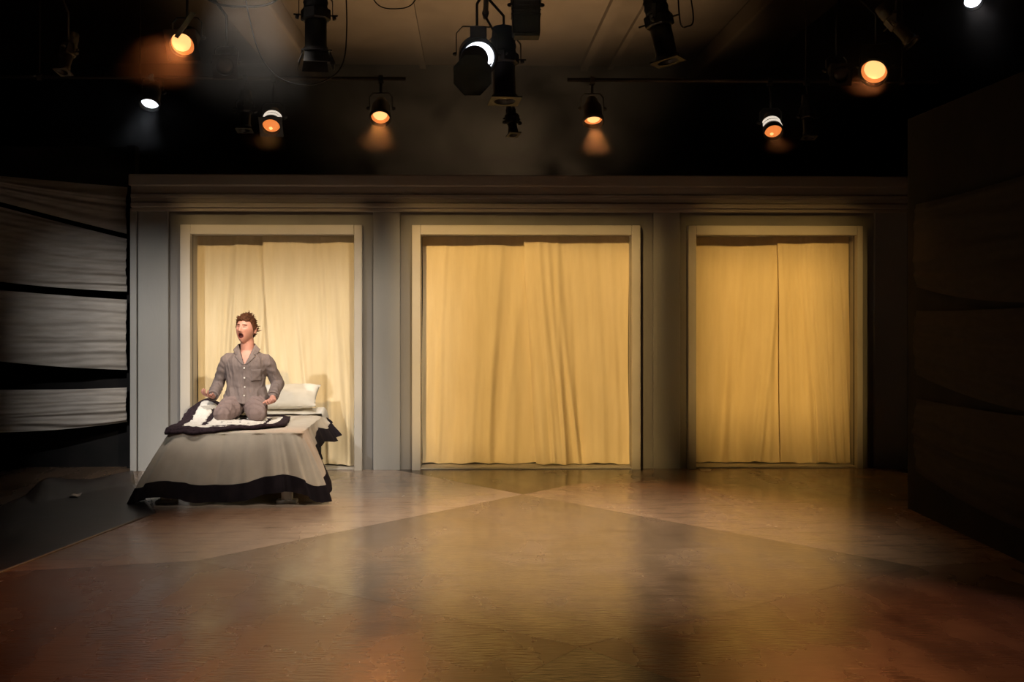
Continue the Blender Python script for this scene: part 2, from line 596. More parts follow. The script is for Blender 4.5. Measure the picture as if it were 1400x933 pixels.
obj('cornice_groove', MB().box((xa, 13.19, zz[3] - .035), (xb, YW, zz[3]), 0.006), 'cornice', setw)
obj('frieze_moulding', MB().box((xa, 13.155, zz[2] + .045), (xb, 13.175, zz[2] + .085), 0.008), 'cornice', setw)

for n, ((ca, cb), (oa, ob)) in enumerate(zip(cas, opn), 1):
    d = thing('door_%d' % n, ((oa + ob) / 2, YW, 0), None, None, None, 'structure')
    tag(d, ['pale doorway frame behind the bed', 'pale doorway frame around the widest curtained opening',
            'pale doorway frame at the dark end of the set wall'][n - 1])
    obj('jamb_casing', MB().box((ca, YCAS, 0), (oa, YW, ZCAS), 0.007), 'casing', d)
    obj('jamb_casing', MB().box((ob, YCAS, 0), (cb, YW, ZCAS), 0.007), 'casing', d)
    obj('head_casing', MB().box((oa, YCAS, ZHEAD), (ob, YW, ZCAS), 0.007), 'casing', d)
    obj('jamb_lining', MB().box((oa - .03, YW + .05, 0), (oa, YCUR + .10, ZHEAD), 0), 'casing', d)
    obj('jamb_lining', MB().box((ob, YW + .05, 0), (ob + .03, YCUR + .10, ZHEAD), 0), 'casing', d)
    obj('head_lining', MB().box((oa - .03, YW + .05, ZHEAD), (ob + .03, YCUR + .10, ZHEAD + .03), 0), 'casing', d)
    obj('threshold', MB().box((oa, YCAS + .05, 0.0045), (ob, YCUR + .12, 0.022), 0.004), 'casing', d)
    obj('curtain_rail', MB().cyl((oa, YCUR + .088, ZHEAD - .03), (ob, YCUR + .088, ZHEAD - .03), .012), 'pipe', d)
tag(obj('wall_backing', MB().box((XL, 14.1, 0), (XR, 14.15, ZTOP - .05)), 'room'), 'dark backing behind the curtains', kind='structure')


# ---- curtains: two panels in each doorway
def curtain(x0, x1, inner, label, seed, gather, lean=0.0):
    """inner = +1 when the parting is at x1, -1 when it is at x0.  Folds fan out from the top of the parting."""
    rs = random.Random(seed)
    ph = [rs.uniform(0, 6.28) for _ in range(8)]
    fr = [rs.uniform(.8, 1.2) for _ in range(8)]
    creases = [(rs.uniform(.15, .9), rs.uniform(.02, .26), rs.uniform(.012, .036)) for _ in range(8)]
    zt, zb = ZHEAD - .002, 0.035
    wid = x1 - x0
    y0 = YCUR + (0.04 if inner > 0 else -0.04)

    def fn(i, j):
        z = zt + (zb - zt) * j
        s = i if inner > 0 else 1 - i              # 1 at the parting
        # diagonal drift of the folds: they lean outwards going down
        q = s + 0.20 * j * (1 - s) * s * 2.0
        amp = 0.012 + 0.024 * j
        d = amp * (math.sin(q * 8 * fr[0] + ph[0]) + .5 * math.sin(q * 17 * fr[1] + ph[1] + 1.2 * j) + .22 * math.sin(q * 33 * fr[2] + ph[2] + 2 * j))
        # a few long creases hanging from the rail at a slant
        for c0, lean, dep in creases:
            d += dep * math.exp(-((s - c0 + lean * j) / .028) ** 2) * (.25 + .75 * j)
        d += gather * math.exp(-((s - .90 - .08 * (1 - j)) / .07) ** 2) * (0.25 + .75 * j)
        d += 0.0016 * math.sin(q * 90 * fr[3] + ph[3] + 3 * j)
        x = x0 + wid * i + 0.006 * math.sin(j * 7 + ph[4] + q * 9)
        # the hem catches on the threshold
        k = max(0, (j - .93) / .07)
        d += k * k * (.02 + .02 * math.sin(q * 15 + ph[5]))
        zz_ = z + .008 * k * (math.sin(q * 11 + ph[6]) + .6 * math.sin(q * 29 + ph[7]))
        if inner < 0:
            x += lean * j ** 1.4 * s ** 3
        if inner > 0:
            x += (.03 * j + .02 * math.sin(j * 3.1 + ph[6])) * s ** 6
        else:
            x -= (.03 * j + .02 * math.sin(j * 2.6 + ph[6])) * s ** 6
        return Vector((x, y0 - d, max(zz_, .028)))
    o = obj('curtain', MB().grid(fn, 130, 60), 'curtain', None, True, loc=((x0 + x1) / 2, YCUR, 0))
    return tag(o, label, 'curtain', 'cream curtains in the doorways')


names = [
    ('cream curtain half in the doorway behind the bed, behind the kneeling man', 'cream curtain half in the doorway behind the bed, above the pillow'),
    ('amber-lit cream curtain half in the widest doorway, the half towards the bed', 'amber-lit cream curtain half in the widest doorway, the half away from the bed'),
    ('amber-lit curtain half in the doorway farthest from the bed, next to the grey pilaster', 'amber-lit curtain half in the doorway farthest from the bed, next to the black side flat'),
]
pu = [362, 717, 1063]
for n, (oa, ob) in enumerate(opn):
    xm = XW(pu[n], YCUR)
    ln = (.06, .12, .24)[n]
    curtain(oa + .004, xm + .06 + ln, 1, names[n][0], 11 + n, .02)
    curtain(xm - .02, ob - .004, -1, names[n][1], 21 + n, .045 if n != 1 else .055, ln)


# ================================================================== SIDE MASKING AND SWAGS
o = obj('masking_flat', MB().box((-8.9, 13.62, 0), (XL - .02, 13.68, 3.3)).box((XL - .1, 13.5, 0), (XL - .02, 13.62, 3.3)), 'black', loc=(-6, 13.6, 0))
tag(o, 'matt black masking flat behind the draped gauze beside the bed', 'stage flat')
XF = FL(1241, 696).x
o = obj('masking_flat', MB().box((XF, 6.6, 0), (XF + .06, FL(1241, 696).y, 3.2)).box((XF + .06, 10.6, 0), (XF + .5, 10.66, 3.2)), 'black', loc=(XF, 9, 0))
tag(o, 'matt black masking flat standing at the dark end of the set', 'stage flat')
o = obj('masking_flat', MB().box((XR + .1, 13.62, 0), (8.9, 13.68, 3.3)), 'black', loc=(7, 13.6, 0))
tag(o, 'black masking flat beyond the end of the set wall', 'stage flat')


def swag(pl_top, pr_top, pl_bot, pr_bot, sag, seed, label, m='gauze', pos=None, folds=5, group='gauze swags beside the set'):
    """A length of gauze stretched sideways between two uprights: pl/pr = (point top, point bottom) at each end."""
    rs = random.Random(seed)
    ph = [rs.uniform(0, 6.28) for _ in range(8)]

    def fn(i, j):
        top = pl_top.lerp(pr_top, i)
        bot = pl_bot.lerp(pr_bot, i)
        p = top.lerp(bot, j)
        hang = 4 * i * (1 - i)
        p = p + Vector((0, 0, -hang * (sag * (.4 + .8 * j))))
        q = j + .05 * math.sin(i * 4 + ph[0])
        qq = q * folds + .5 * noise.noise(Vector((i * 1.6, j * 2.2, seed)))
        rid = 1 - abs(2 * (qq - math.floor(qq)) - 1)
        d = .020 * rid ** 1.5 * (.5 + .5 * math.sin(q * 9 + ph[1])) + .012 * math.sin(qq * 2 * PI * 1.3 + ph[2] - 1.5 * i) \
            + .006 * math.sin(qq * 2 * PI * 2.9 + ph[3] + 2 * i) + .05 * math.sin(j * PI)
        return p + pos * d
    o = obj('gauze_swag', MB().grid(fn, 70, 70), m, None, True, loc=tuple((pl_bot + pr_bot) / 2))
    return tag(o, label, 'drape', group)


YS0, YS1 = 12.85, 13.42


def SW(v0, v1):
    return W(-120, v0, YS0), W(174, v1, YS1)


rows = [(229, 256, 243, 320, .01, 'topmost dim grey gauze swag on the black flat beside the bed'),
        (249, 327, 368, 399, .03, 'wide grey gauze swag below the topmost one beside the bed'),
        (385, 410, 478, 506, .03, 'pleated grey gauze swag third down on the flat beside the bed'),
        (531, 530, 588, 577, .05, 'lowest and palest gauze swag, hanging clear above the floor beside the bed')]
for k, (t0, t1, b0, b1, sg, lb) in enumerate(rows):
    a, b = SW(t0, t1)
    c, d = SW(b0, b1)
    swag(a, b, c, d, sg, 40 + k, lb, 'gauze', Vector((0, -1, 0)), folds=[2, 4, 4, 3][k])
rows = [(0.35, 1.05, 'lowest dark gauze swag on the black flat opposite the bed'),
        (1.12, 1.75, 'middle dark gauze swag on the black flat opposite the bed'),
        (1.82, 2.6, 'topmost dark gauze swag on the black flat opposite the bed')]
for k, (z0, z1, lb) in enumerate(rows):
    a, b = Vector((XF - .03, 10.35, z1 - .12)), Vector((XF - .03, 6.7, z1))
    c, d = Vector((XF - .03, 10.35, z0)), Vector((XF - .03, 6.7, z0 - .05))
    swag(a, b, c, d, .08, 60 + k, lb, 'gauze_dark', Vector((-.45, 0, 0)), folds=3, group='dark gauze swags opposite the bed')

# dark vinyl mat with a curled far end, scrap of paper
mp_ = [FL(-70, 812), FL(213, 703), FL(176, 652), FL(118, 645), FL(-70, 722)]


def matfn(i, j):
    a = mp_[0].lerp(mp_[1], i)
    b = mp_[4].lerp(mp_[3].lerp(mp_[2], max(0, (i - .6) / .4)), i ** .9)
    p = a.lerp(b, j)
    k = max(0, (j - .72) / .28) * max(0, (i - .45) / .55)
    z = .008 + .006 * math.sin(i * 9 + j * 4) * math.sin(j * 7) + .10 * math.sin(min(1, k * 1.3) * PI) * (.7 + .3 * math.sin(i * 14)) * (i > .45)
    return Vector((p.x, p.y, max(z, .0075)))


mm = MB().grid(matfn, 60, 40)
o = obj('floor_mat', mm, 'mat', None, True, loc=tuple(mp_[0].lerp(mp_[2], .5)))
tag(o, 'dark glossy vinyl mat with a curled-up end on the floor beside the bed', 'mat')
sm = bake(o, [('SOLIDIFY', {'thickness': .006, 'offset': -1.0})])
c = FL(103, 678, .012)
o = obj('paper_scrap', MB().grid(lambda i, j: c + Vector(((i - .5) * .075, (j - .5) * .16, .006 + .012 * math.sin(i * 5) * math.sin(j * 4))), 8, 8), 'paper', None, True, loc=tuple(c))
tag(o, 'small pale scrap of paper lying on the dark vinyl mat', 'paper')

# ================================================================== THE BED
BX0, BX1, BY0, BY1, BZ = -2.55, -1.42, 11.12, 13.08, 0.595
bed = thing('bed', ((BX0 + BX1) / 2, (BY0 + BY1) / 2, 0), 'single bed on short white feet, pushed up to the set wall', 'bed')
obj('mattress', MB().box((BX0 + .03, BY0 + .03, .34), (BX1 - .03, BY1 - .02, BZ - .012), .06), 'mattress', bed, True)
obj('bed_base', MB().box((BX0 + .05, BY0 + .05, .12), (BX1 - .05, BY1 - .03, .34), .01), 'bedwood', bed)
for x in (BX0 + .0, BX1 - .12):
    for y in (BY0 + .0, BY1 - .12):
        lg = obj('leg', MB().box((x - .045, y - .045, .03), (x + .045, y + .045, .12), .006), 'white', bed)
        obj('foot', MB().box((x - .085, y - .06, .0005), (x + .085, y + .06, .032), .008), 'white', lg)

# coverlet: the top sheet and a skirt that flares to a black-bordered hem
cov = thing('coverlet', ((BX0 + BX1) / 2, (BY0 + BY1) / 2, BZ), 'cream coverlet with a wide black border hanging to the floor', 'bedspread')
# keys: s position name, top point, hem point
R = .07
keys = [  # (top xy, hem xyz)
    ((BX0, 12.95), (BX0 - .10, 12.95, .22)),
    ((BX0, 12.4), (BX0 - .13, 12.4, .16)),
    ((BX0, 11.8), (BX0 - .20, 11.75, .06)),
    ((BX0, 11.35), (BX0 - .24, 11.25, .014)),
    ((BX0 + .02, 11.16), (BX0 - .27, 11.03, .012)),
    ((BX0 + .14, 11.12), (BX0 - .06, 10.965, .075)),
    ((BX0 + .38, 11.12), (BX0 + .30, 10.99, .03)),
    ((BX0 + .62, 11.12), (BX0 + .62, 11.00, .035)),
    ((BX0 + .85, 11.12), (BX0 + .92, 11.00, .105)),
    ((BX1 - .16, 11.12), (BX1 - .03, 10.985, .105)),
    ((BX1 - .04, 11.13), (BX1 + .17, 10.99, .022)),
    ((BX1, 11.22), (BX1 + .24, 11.15, .07)),
    ((BX1, 11.5), (BX1 + .12, 11.55, .26)),
    ((BX1, 11.8), (BX1 + .05, 11.85, .31)),
    ((BX1, 12.1), (BX1 + .055, 12.15, .40)),
    ((BX1, 12.45), (BX1 + .13, 12.50, .37)),
    ((BX1, 12.72), (BX1 + .14, 12.72, .42)),
    ((BX1, 12.85), (BX1 + .06, 12.85, .52)),
]


def cr(a, b, c, d, t):
    return 0.5 * ((2 * b) + (-a + c) * t + (2 * a - 5 * b + 4 * c - d) * t * t + (-a + 3 * b - 3 * c + d) * t ** 3)


def keyat(s):
    n = len(keys) - 1
    x = min(max(s, 0), .99999) * n
    i = int(x)
    t = x - i
    ks = [keys[min(max(i + k, 0), n)] for k in (-1, 0, 1, 2)]
    tp = [cr(*[Vector((k[0][0], k[0][1], BZ)) [a] for k in ks], t) for a in range(3)]
    hm = [cr(*[Vector(k[1])[a] for k in ks], t) for a in range(3)]
    return Vector(tp), Vector(hm)


def drop(s, w):
    """w 0 at the bed edge, 1 at the hem"""
    tp, hm = keyat(s)
    out = (hm - tp)
    out.z = 0
    on = out.normalized()
    L = (hm - tp).length
    r = .035
    e = w
    h = 1 - (1 - e) ** 1.6
    p = tp + out * (.35 * h + .65 * e)
    p.z = tp.z + (hm.z - tp.z) * (e * .93 + .07 * (1 - math.cos(e * PI)) * .5)
    p.z -= .012 * (1 - math.exp(-e * 12)) * (1 - e)
    ph = s * 95
    amp = (.004 + .022 * e) * (1 if s < .62 else .7)
    p += on * amp * (math.sin(ph) + .6 * math.sin(ph * 1.7 + 1.3) + .35 * math.sin(ph * 3.1 + .4 + 3 * e))
    p += on * .012 * math.sin(e * PI * .5)
    p.z = max(p.z, .010)
    return p


def trimw(s):
    tp, hm = keyat(s)
    return 1 - .155 / max((hm - tp).length, .2)


NS = 220


def cov_side(i, j):
    return drop(i, j * trimw(i))


def trim_side(i, j):
    w0 = trimw(i)
    p = drop(i, w0 + (1 - w0) * j)
    tp, hm = keyat(i)
    out = hm - tp
    out.z = 0
    return p + out.normalized() * .004


def top_z(x, y):
    z = BZ + .010
    z += .012 * noise.noise(Vector((x * 3, y * 3, .3))) + .006 * noise.noise(Vector((x * 9, y * 6, 1.7)))
    # rounded over edges
    ex = min(x - BX0, BX1 - x)
    ey = y - BY0
    e = min(ex, ey)
    if e < .07:
        z -= .016 * ((.07 - e) / .07) ** 2
    # bunched bedding heaped at the far corner beside the wall
    z += .12 * math.exp(-((x - (BX0 + .14)) / .17) ** 2) * 1 / (1 + math.exp(-(y - 11.85) / .14))
    return z


mb = MB()
mb.grid(cov_side, NS, 30)


def cov_top(i, j):
    # polar patch: from the edge of the bed inwards
    tp, hm = keyat(i)
    c = Vector((max(min(tp.x, BX1 - .45), BX0 + .45), max(min(tp.y, 12.9), 11.6), BZ))
    if i < .2:
        c.y = max(tp.y, 11.6)
    p = tp.lerp(c, j)
    e = drop(i, 0)
    k = max(0, 1 - j * 9)
    z = top_z(p.x, p.y)
    return Vector((p.x, p.y, z)) * (1 - k) + e * k


# top as a plain grid, skirt welded under its rounded edge
def top_fn(i, j):
    x = BX0 - .004 + (BX1 - BX0 + .008) * i
    y = BY0 - .004 + (12.98 - BY0) * j
    return Vector((x, y, top_z(x, y)))


mb.grid(top_fn, 60, 90)
# rounded lip joining the two
def lip(i, j):
    tp, hm = keyat(i)
    a = Vector((min(max(tp.x, BX0 - .004), BX1 + .004), max(tp.y, BY0 - .004), 0))
    inn = Vector((min(max(tp.x, BX0 + .03), BX1 - .03), max(tp.y, BY0 + .03), 0))
    a = inn.lerp(a, 1.0)
    a.z = top_z(a.x, a.y)
    return a.lerp(drop(i, .05 * trimw(i)), j) + Vector((0, 0, .008 * math.sin(j * PI)))


mb.grid(lip, NS, 3)
obj('cloth', mb, 'cover', cov, True)
tm = obj('black_border', MB().grid(trim_side, NS, 8), 'trim_cloth', cov, True)
tm['label'] = 'wide black border along the hem'

# folded sheet at the head, pillow
sh = MB().grid(lambda i, j: Vector((BX0 + .30 + (BX1 + .05 - BX0 - .30) * i,
                                    12.70 + .36 * j,
                                    BZ + .022 + .022 * math.sin(j * PI) + .010 * noise.noise(Vector((i * 6, j * 5, 3))) + .03 * j - .22 * max(0, (i - .93) / .07) ** 1.5)), 60, 24)
o = obj('bed_sheet', sh, 'sheet', None, True, loc=(-1.8, 12.88, BZ))
tag(o, 'rumpled white sheet showing under the pillow at the head of the bed', 'sheet')


def pillow(name, centre, sx, sy, th, rot, label):
    mb = MB()
    Rm = Euler(rot).to_matrix()

    def side(sg):
        def fn(i, j):
            a, b = i * 2 - 1, j * 2 - 1
            e = (1 - abs(a) ** 3.2) * (1 - abs(b) ** 3.2)
            h = th * .5 * max(e, 0) ** .55
            h *= 1 + .12 * noise.noise(Vector((a * 2, b * 2, sg)))
            pin = 1 - .06 * (1 - b * b) * abs(a) ** 4 - 0
            pin2 = 1 - .06 * (1 - a * a) * abs(b) ** 4
            p = Vector((a * sx / 2 * pin, b * sy / 2 * pin2, sg * h))
            p.z += .008 * noise.noise(Vector((a * 5, b * 3, 2 * sg)))
            return Vector(centre) + Rm @ p
        return fn
    mb.grid(side(1), 36, 28)
    mb.grid(side(-1), 36, 28)
    bm = bmesh.new()
    bm.from_mesh(mb.mesh('t'))
    bmesh.ops.remove_doubles(bm, verts=bm.verts, dist=.002)
    mb2 = MB().add([v.co.copy() for v in bm.verts], [[v.index for v in f.verts] for f in bm.faces])
    bm.free()
    o = obj(name, mb2, 'sheet', None, True, loc=tuple(centre))
    return tag(o, label, 'pillow')


pillow('pillow', (-1.80, 12.90, .775), .64, .40, .13, (.50, -.02, -.05), 'plump white pillow propped at the head of the bed behind the man')

# ---- crocheted throw with concentric black and white bands
thr = thing('throw_blanket', (-2.05, 11.7, BZ), 'crocheted white throw with thick black bands spread under the kneeling man', 'blanket')


def bez(a, b, c, t):
    return a * (1 - t) ** 2 + b * 2 * t * (1 - t) + c * t * t


tFL, tFM, tFR = Vector((-2.565, 11.105)), Vector((-1.95, 11.03)), Vector((-1.60, 11.42))
tBL, tBM, tBR = Vector((-2.56, 12.25)), Vector((-2.0, 12.25)), Vector((-1.66, 12.2))


def throw_fn(i, j):
    f = bez(tFL, tFM, tFR, i)
    b = bez(tBL, tBM, tBR, i)
    p = f.lerp(b, j)
    p += Vector((.012 * noise.noise(Vector((i * 14, j * 14, 5))), .016 * noise.noise(Vector((i * 12, j * 12, 9)))))
    x, y = p
    z = top_z(min(max(x, BX0 + .02), BX1 - .02), max(y, BY0 + .05)) + .022
    z += .010 * noise.noise(Vector((x * 11, y * 11, 2))) + .004 * noise.noise(Vector((x * 30, y * 30, 7)))
    if y < BY0 + .03:
        z -= (BY0 + .03 - y) * .6
    # rucked up on the wall side behind the man's hand
    z += .060 * math.exp(-((x - (BX0 + .10)) / .16) ** 2) / (1 + math.exp(-(y - 11.95) / .10))
    return Vector((x, y, z))


NU, NV = 96, 96
band_mb = {'border': MB(), 'outer_band': MB(), 'inner_stripe': MB(), 'middle': MB()}
vg = [[throw_fn(i / NU, j / NV) for i in range(NU + 1)] for j in range(NV + 1)]
for j in range(NV):
    for i in range(NU):
        a, b = (i + .5) / NU, (j + .5) / NV
        w = .012 * noise.noise(Vector((a * 30, b * 30, 1)))
        e = min(a, 1 - a, b, 1 - b) + w
        if e < .095:
            k = 'border'
        elif e < .205:
            k = 'outer_band'
        elif e < .255:
            k = 'inner_stripe'
        else:
            k = 'middle' if noise.noise(Vector((a * 26, b * 26, 4))) < .42 else 'inner_stripe'
        band_mb[k].add([vg[j][i], vg[j][i + 1], vg[j + 1][i + 1], vg[j + 1][i]], [(0, 1, 2, 3)])
for k, mb in band_mb.items():
    bm = bmesh.new()
    bm.from_mesh(mb.mesh('t'))
    bmesh.ops.remove_doubles(bm, verts=bm.verts, dist=.0004)
    m2 = MB().add([v.co.copy() for v in bm.verts], [[v.index for v in f.verts] for f in bm.faces])
    bm.free()
    o = obj(k, m2, 'wool_b' if k in ('border', 'inner_stripe') else 'wool_w', thr, True)
    bake(o, [('SOLIDIFY', {'thickness': .016 if k != 'border' else .024, 'offset': 0.3})])

# ================================================================== THE MAN
X0 = -2.055
man = thing('person', (X0, 12.0, BZ + .03), 'kneeling man in grey pyjamas on the bed, head thrown back, mouth open', 'person')
body = MB()


def V(x, y, z):
    return Vector((X0 + x, y, z))


def sec(x, y, z, rx, ry, tilt=0.0):
    return (V(x, y, z), Vector((rx, 0, 0)), Vector((0, ry * math.cos(tilt), ry * math.sin(tilt))))


pelvis = (0, 12.10, .80)
# torso
torso = [(.0, 12.12, .74, .150, .115), (.0, 12.11, .82, .165, .125), (0, 12.09, .92, .150, .112), (.005, 12.08, 1.02, .155, .115), (.01, 12.07, 1.12, .172, .120),
         (.015, 12.075, 1.17, .160, .108), (.02, 12.08, 1.215, .115, .085), (.02, 12.08, 1.255, .07, .065)]
body.loft([sec(*t) for t in torso], 32)
SHL, SHR = V(-.170, 12.085, 1.152), V(.198, 12.085, 1.148)          # picture-left and picture-right shoulder
ELL, ELR = V(-.262, 12.17, .945), V(.285, 12.16, .945)
WRL, WRR = V(-.275, 11.965, .845), V(.272, 11.93, .840)
for S, E, Wr in ((SHL, ELL, WRL), (SHR, ELR, WRR)):
    body.capsule([S, E], [.052, .040])
    body.capsule([E, E.lerp(Wr, .35), Wr], [.041, .042, .027])
KNL, KNR = V(-.150, 11.76, .695), V(.155, 11.76, .695)
HPL, HPR = V(-.085, 12.10, .77), V(.085, 12.10, .77)
ANL, ANR = V(-.125, 12.24, .665), V(.125, 12.24, .665)
for H, K, A in ((HPL, KNL, ANL), (HPR, KNR, ANR)):
    body.capsule([H, H.lerp(K, .5), K], [.082, .074, .056])
    body.capsule([K, K.lerp(A, .4), A], [.050, .052, .034])
    body.capsule([A, A + Vector((0, .10, -.01)), A + Vector((0, .17, -.015))], [.034, .034, .02])
# neck
HC = V(.008, 12.045, 1.446)                                        # head centre
body.capsule([V(.02, 12.085, 1.21), V(.02, 12.075, 1.30), V(.014, 12.07, 1.37)], [.068, .062, .060])

# ---- head: local frame x = his left, y = back of the head, z = up; then turned and tilted
HR = Euler((-.22, .10, .0)).to_matrix()                           # tilt back, roll
HR = Matrix.Rotation(-.29, 3, 'Z') @ Matrix.Rotation(-.22, 3, 'X') @ Matrix.Rotation(.05, 3, 'Y')
HS = 1.10


def head_local():
    n, m_ = 72, 54
    vs, fs = [], []

    def g(x, c, s):
        return math.exp(-((x - c) / s) ** 2)
    for j in range(m_ + 1):
        th = PI * j / m_
        for i in range(n):
            ph = 2 * PI * i / n
            d = Vector((math.sin(th) * math.sin(ph), -math.sin(th) * math.cos(ph), math.cos(th)))
            # skull
            p = Vector((d.x * .074, d.y * .094, d.z * .118))
            # jaw: narrower and reaching forward below
            if p.z < 0:
                k = min(1, -p.z / .118)
                p.x *= 1 - .30 * k ** 1.5
                if p.y > 0:
                    p.y *= 1 - .45 * k
                else:
                    p.y *= 1 - .08 * k
                    p.y -= .010 * k * (1 - abs(d.x))
            front = max(0, -d.y)
            if front > 0:
                x, z = p.x, p.z
                f = front ** .5
                # brow ridge, sockets, cheekbones
                p.y -= f * .007 * g(z, .028, .010) * g(abs(x), .026, .022)
                p.y += f * .011 * g(z, .010, .012) * g(abs(x), .030, .015)
                p.y -= f * .006 * g(z, -.014, .014) * g(abs(x), .042, .016)
                # nose
                if -.035 < z < .025:
                    t = (.025 - z) / .06
                    p.y -= f * (.006 + .024 * t * g(z, -.022, .030)) * g(x, 0, .009 + .007 * t)
                # lips and the shout
                p.y -= f * .004 * g(z, -.041, .006) * g(x, 0, .022)
                p.y -= f * .005 * g(z, -.088, .008) * g(x, 0, .020)
                inn = 1 - ((x / .022) ** 2 + ((z + .065) / .0185) ** 2)
                if inn > 0:
                    p.y += f * .034 * min(1, inn * 2.5)
                # nasolabial fold, chin
                p.y += f * .003 * g(abs(x) - .030 - (z + .05) * -.2, 0, .006) * g(z, -.045, .022)
                p.y -= f * .008 * g(z, -.108, .014) * g(x, 0, .022)
            vs.append(p)
    for j in range(m_):
        for i in range(n):
            i2 = (i + 1) % n
            fs.append((j * n + i, j * n + i2, (j + 1) * n + i2, (j + 1) * n + i))
    return vs, fs


def hp(p):
    return HC + HR @ (Vector(p) * HS)


hv, hf = head_local()
body.add([hp(p) for p in hv], hf)
for sx in (-1, 1):                                                 # ears
    e0 = Vector((sx * .074, .012, -.002))
    body.loft([(hp(e0 + Vector((sx * .000, 0, 0))), HR @ Vector((0, .014, 0)), HR @ Vector((0, 0, .024))),
               (hp(e0 + Vector((sx * .008, .004, .002))), HR @ Vector((0, .019, 0)), HR @ Vector((0, 0, .031))),
               (hp(e0 + Vector((sx * .015, .010, .003))), HR @ Vector((0, .015, 0)), HR @ Vector((0, 0, .027)))], 14)


# ---- hands: local frame, fingers along +f, palm normal +n, thumb side +t
def hand(base, f, n, curl, spread, thumb=1):
    f = Vector(f).normalized()
    n = Vector(n)
    n = (n - f * n.dot(f)).normalized()
    t = f.cross(n) * thumb
    base = Vector(base)
    body.loft([(base, t * .026, n * .019), (base + f * .03, t * .034, n * .017), (base + f * .065, t * .042, n * .015), (base + f * .088, t * .040, n * .012)], 20, power=2.6)
    L = [.072, .080, .074, .058]
    for k in range(4):
        off = .030 - .020 * k
        root = base + f * (.080 - .004 * abs(k - 1)) + t * off
        d = (f + t * spread * (1.2 - k * .8)).normalized()
        pts = [root]
        ang = curl[k] * .35
        cur = root
        for seg, fr in enumerate((.45, .32, .23)):
            dd = d * math.cos(ang) + n * math.sin(ang)
            cur = cur + dd * (L[k] * fr)
            pts.append(cur)
            ang += curl[k] * .75
        body.capsule([root - d * .012] + pts, [.0095, .0095, .0088, .008, .0068], 12, 4)
    r = base + f * .022 + t * .026
    d1 = (f * .62 + t * .78 + n * .25).normalized()
    d2 = (f * .85 + t * .40 + n * .35).normalized()
    body.capsule([r - d1 * .01, r + d1 * .034, r + d1 * .034 + d2 * .028, r + d1 * .034 + d2 * .050], [.014, .0125, .0105, .0085], 12, 4)


# picture-left hand: palm up, fingers opened to the side and forwards
hand(WRL + Vector((-.002, -.012, -.004)), (-.45, -.75, .22), (.25, .1, 1), [.7, .75, .85, .95], .30, thumb=-1)
# picture-right hand: palm up, loosely curled, pointing forwards and down
hand(WRR + Vector((0, -.012, -.006)), (.06, -.80, -.42), (-.35, -.3, .85), [1.0, 1.1, 1.2, 1.3], .12, thumb=1)

b = obj('body', body, 'skin', man, True)
bake(b, [('REMESH', {'mode': 'VOXEL', 'voxel_size': .0034}), ('SMOOTH', {'factor': .5, 'iterations': 3})])
me = b.data
base = Vector(b['base'])
me.materials.clear()
for k in ('skin', 'mouth', 'lip', 'hair', 'eyeline', 'teeth'):
    me.materials.append(M[k])
HRi = HR.inverted()
idx = [0] * len(me.polygons)
for p in me.polygons:
    c = HRi @ (Vector(p.center) + base - HC) / HS
    if abs(c.x) < .09 and abs(c.z) < .14 and c.y < -.03:
        q = (c.x / .0215) ** 2 + ((c.z + .065) / .0185) ** 2
        if q < 1.0:
            idx[p.index] = 1
            if c.z > -.056 and q < .75 and c.y < -.070:
                idx[p.index] = 5
        elif q < 1.55:
            idx[p.index] = 2
        ax = abs(c.x)
        if c.y < -.055 and .011 < ax < .046 and abs(c.z - (.0245 + .10 * (ax - .012) * (1 if ax < .03 else -.2))) < .0042:
            idx[p.index] = 3
        if c.y < -.05 and .017 < ax < .044 and abs(c.z - (.0085 - .12 * abs(ax - .03))) < .0026:
            idx[p.index] = 4
me.polygons.foreach_set('material_index', idx)
me.polygons.foreach_set('use_smooth', [True] * len(me.polygons))

# ---- hair: short, tousled, swept back and up
hair = MB()
rs = random.Random(3)
cap_v, cap_f = [], []
nh, mh = 60, 26
for j in range(mh + 1):
    for i in range(nh):
        ph = 2 * PI * i / nh
        # hairline: high on the forehead, low at the nape
        fr = math.cos(ph)                                          # 1 at the face
        lim = (1.06 + .10 * noise.noise(Vector((ph * 3, 0, 4)))) if fr > .55 else (1.06 + (0.55 - fr) * 1.25 if fr > 0 else 1.75 + (-fr) * .45)
        th = lim * j / mh
        d = Vector((math.sin(th) * math.sin(ph), -math.sin(th) * math.cos(ph), math.cos(th)))
        edge = min(1, (mh - j) / 4)
        r = 1.02 + (.13 + .06 * noise.noise(d * 9) + .05 * noise.noise(d * 21)) * (edge ** .6)
        cap_v.append(hp(Vector((d.x * .075, d.y * .095, d.z * .119)) * r))
for j in range(mh):
    for i in range(nh):
        i2 = (i + 1) % nh
        cap_f.append((j * nh + i, j * nh + i2, (j + 1) * nh + i2, (j + 1) * nh + i))
hair.add(cap_v, cap_f)
for k in range(330):
    ph = rs.uniform(0, 2 * PI)
    fr = math.cos(ph)
    lim = 1.05 if fr > .55 else (1.05 + (.55 - fr) * 1.0 if fr > 0 else 1.6 + (-fr) * .4)
    th = lim * math.sqrt(rs.random())
    d = Vector((math.sin(th) * math.sin(ph), -math.sin(th) * math.cos(ph), math.cos(th)))
    p0 = Vector((d.x * .075, d.y * .095, d.z * .119)) * 1.06
    tg = Vector((rs.uniform(-1, 1), .6 + rs.uniform(-.7, .7), .35 + rs.uniform(-.3, .6)))
    tg = (tg - d * tg.dot(d) * .7).normalized()
    L = rs.uniform(.014, .027)
    p1 = p0 + d * L * .45 + tg * L * .5
    p2 = p1 + tg * L * .7 + d * L * rs.uniform(-.2, .5)
    hair.capsule([hp(p0), hp(p1), hp(p2)], [.006, .0048, .0012], 6, 3)
obj('hair', hair, 'hair', man, True)


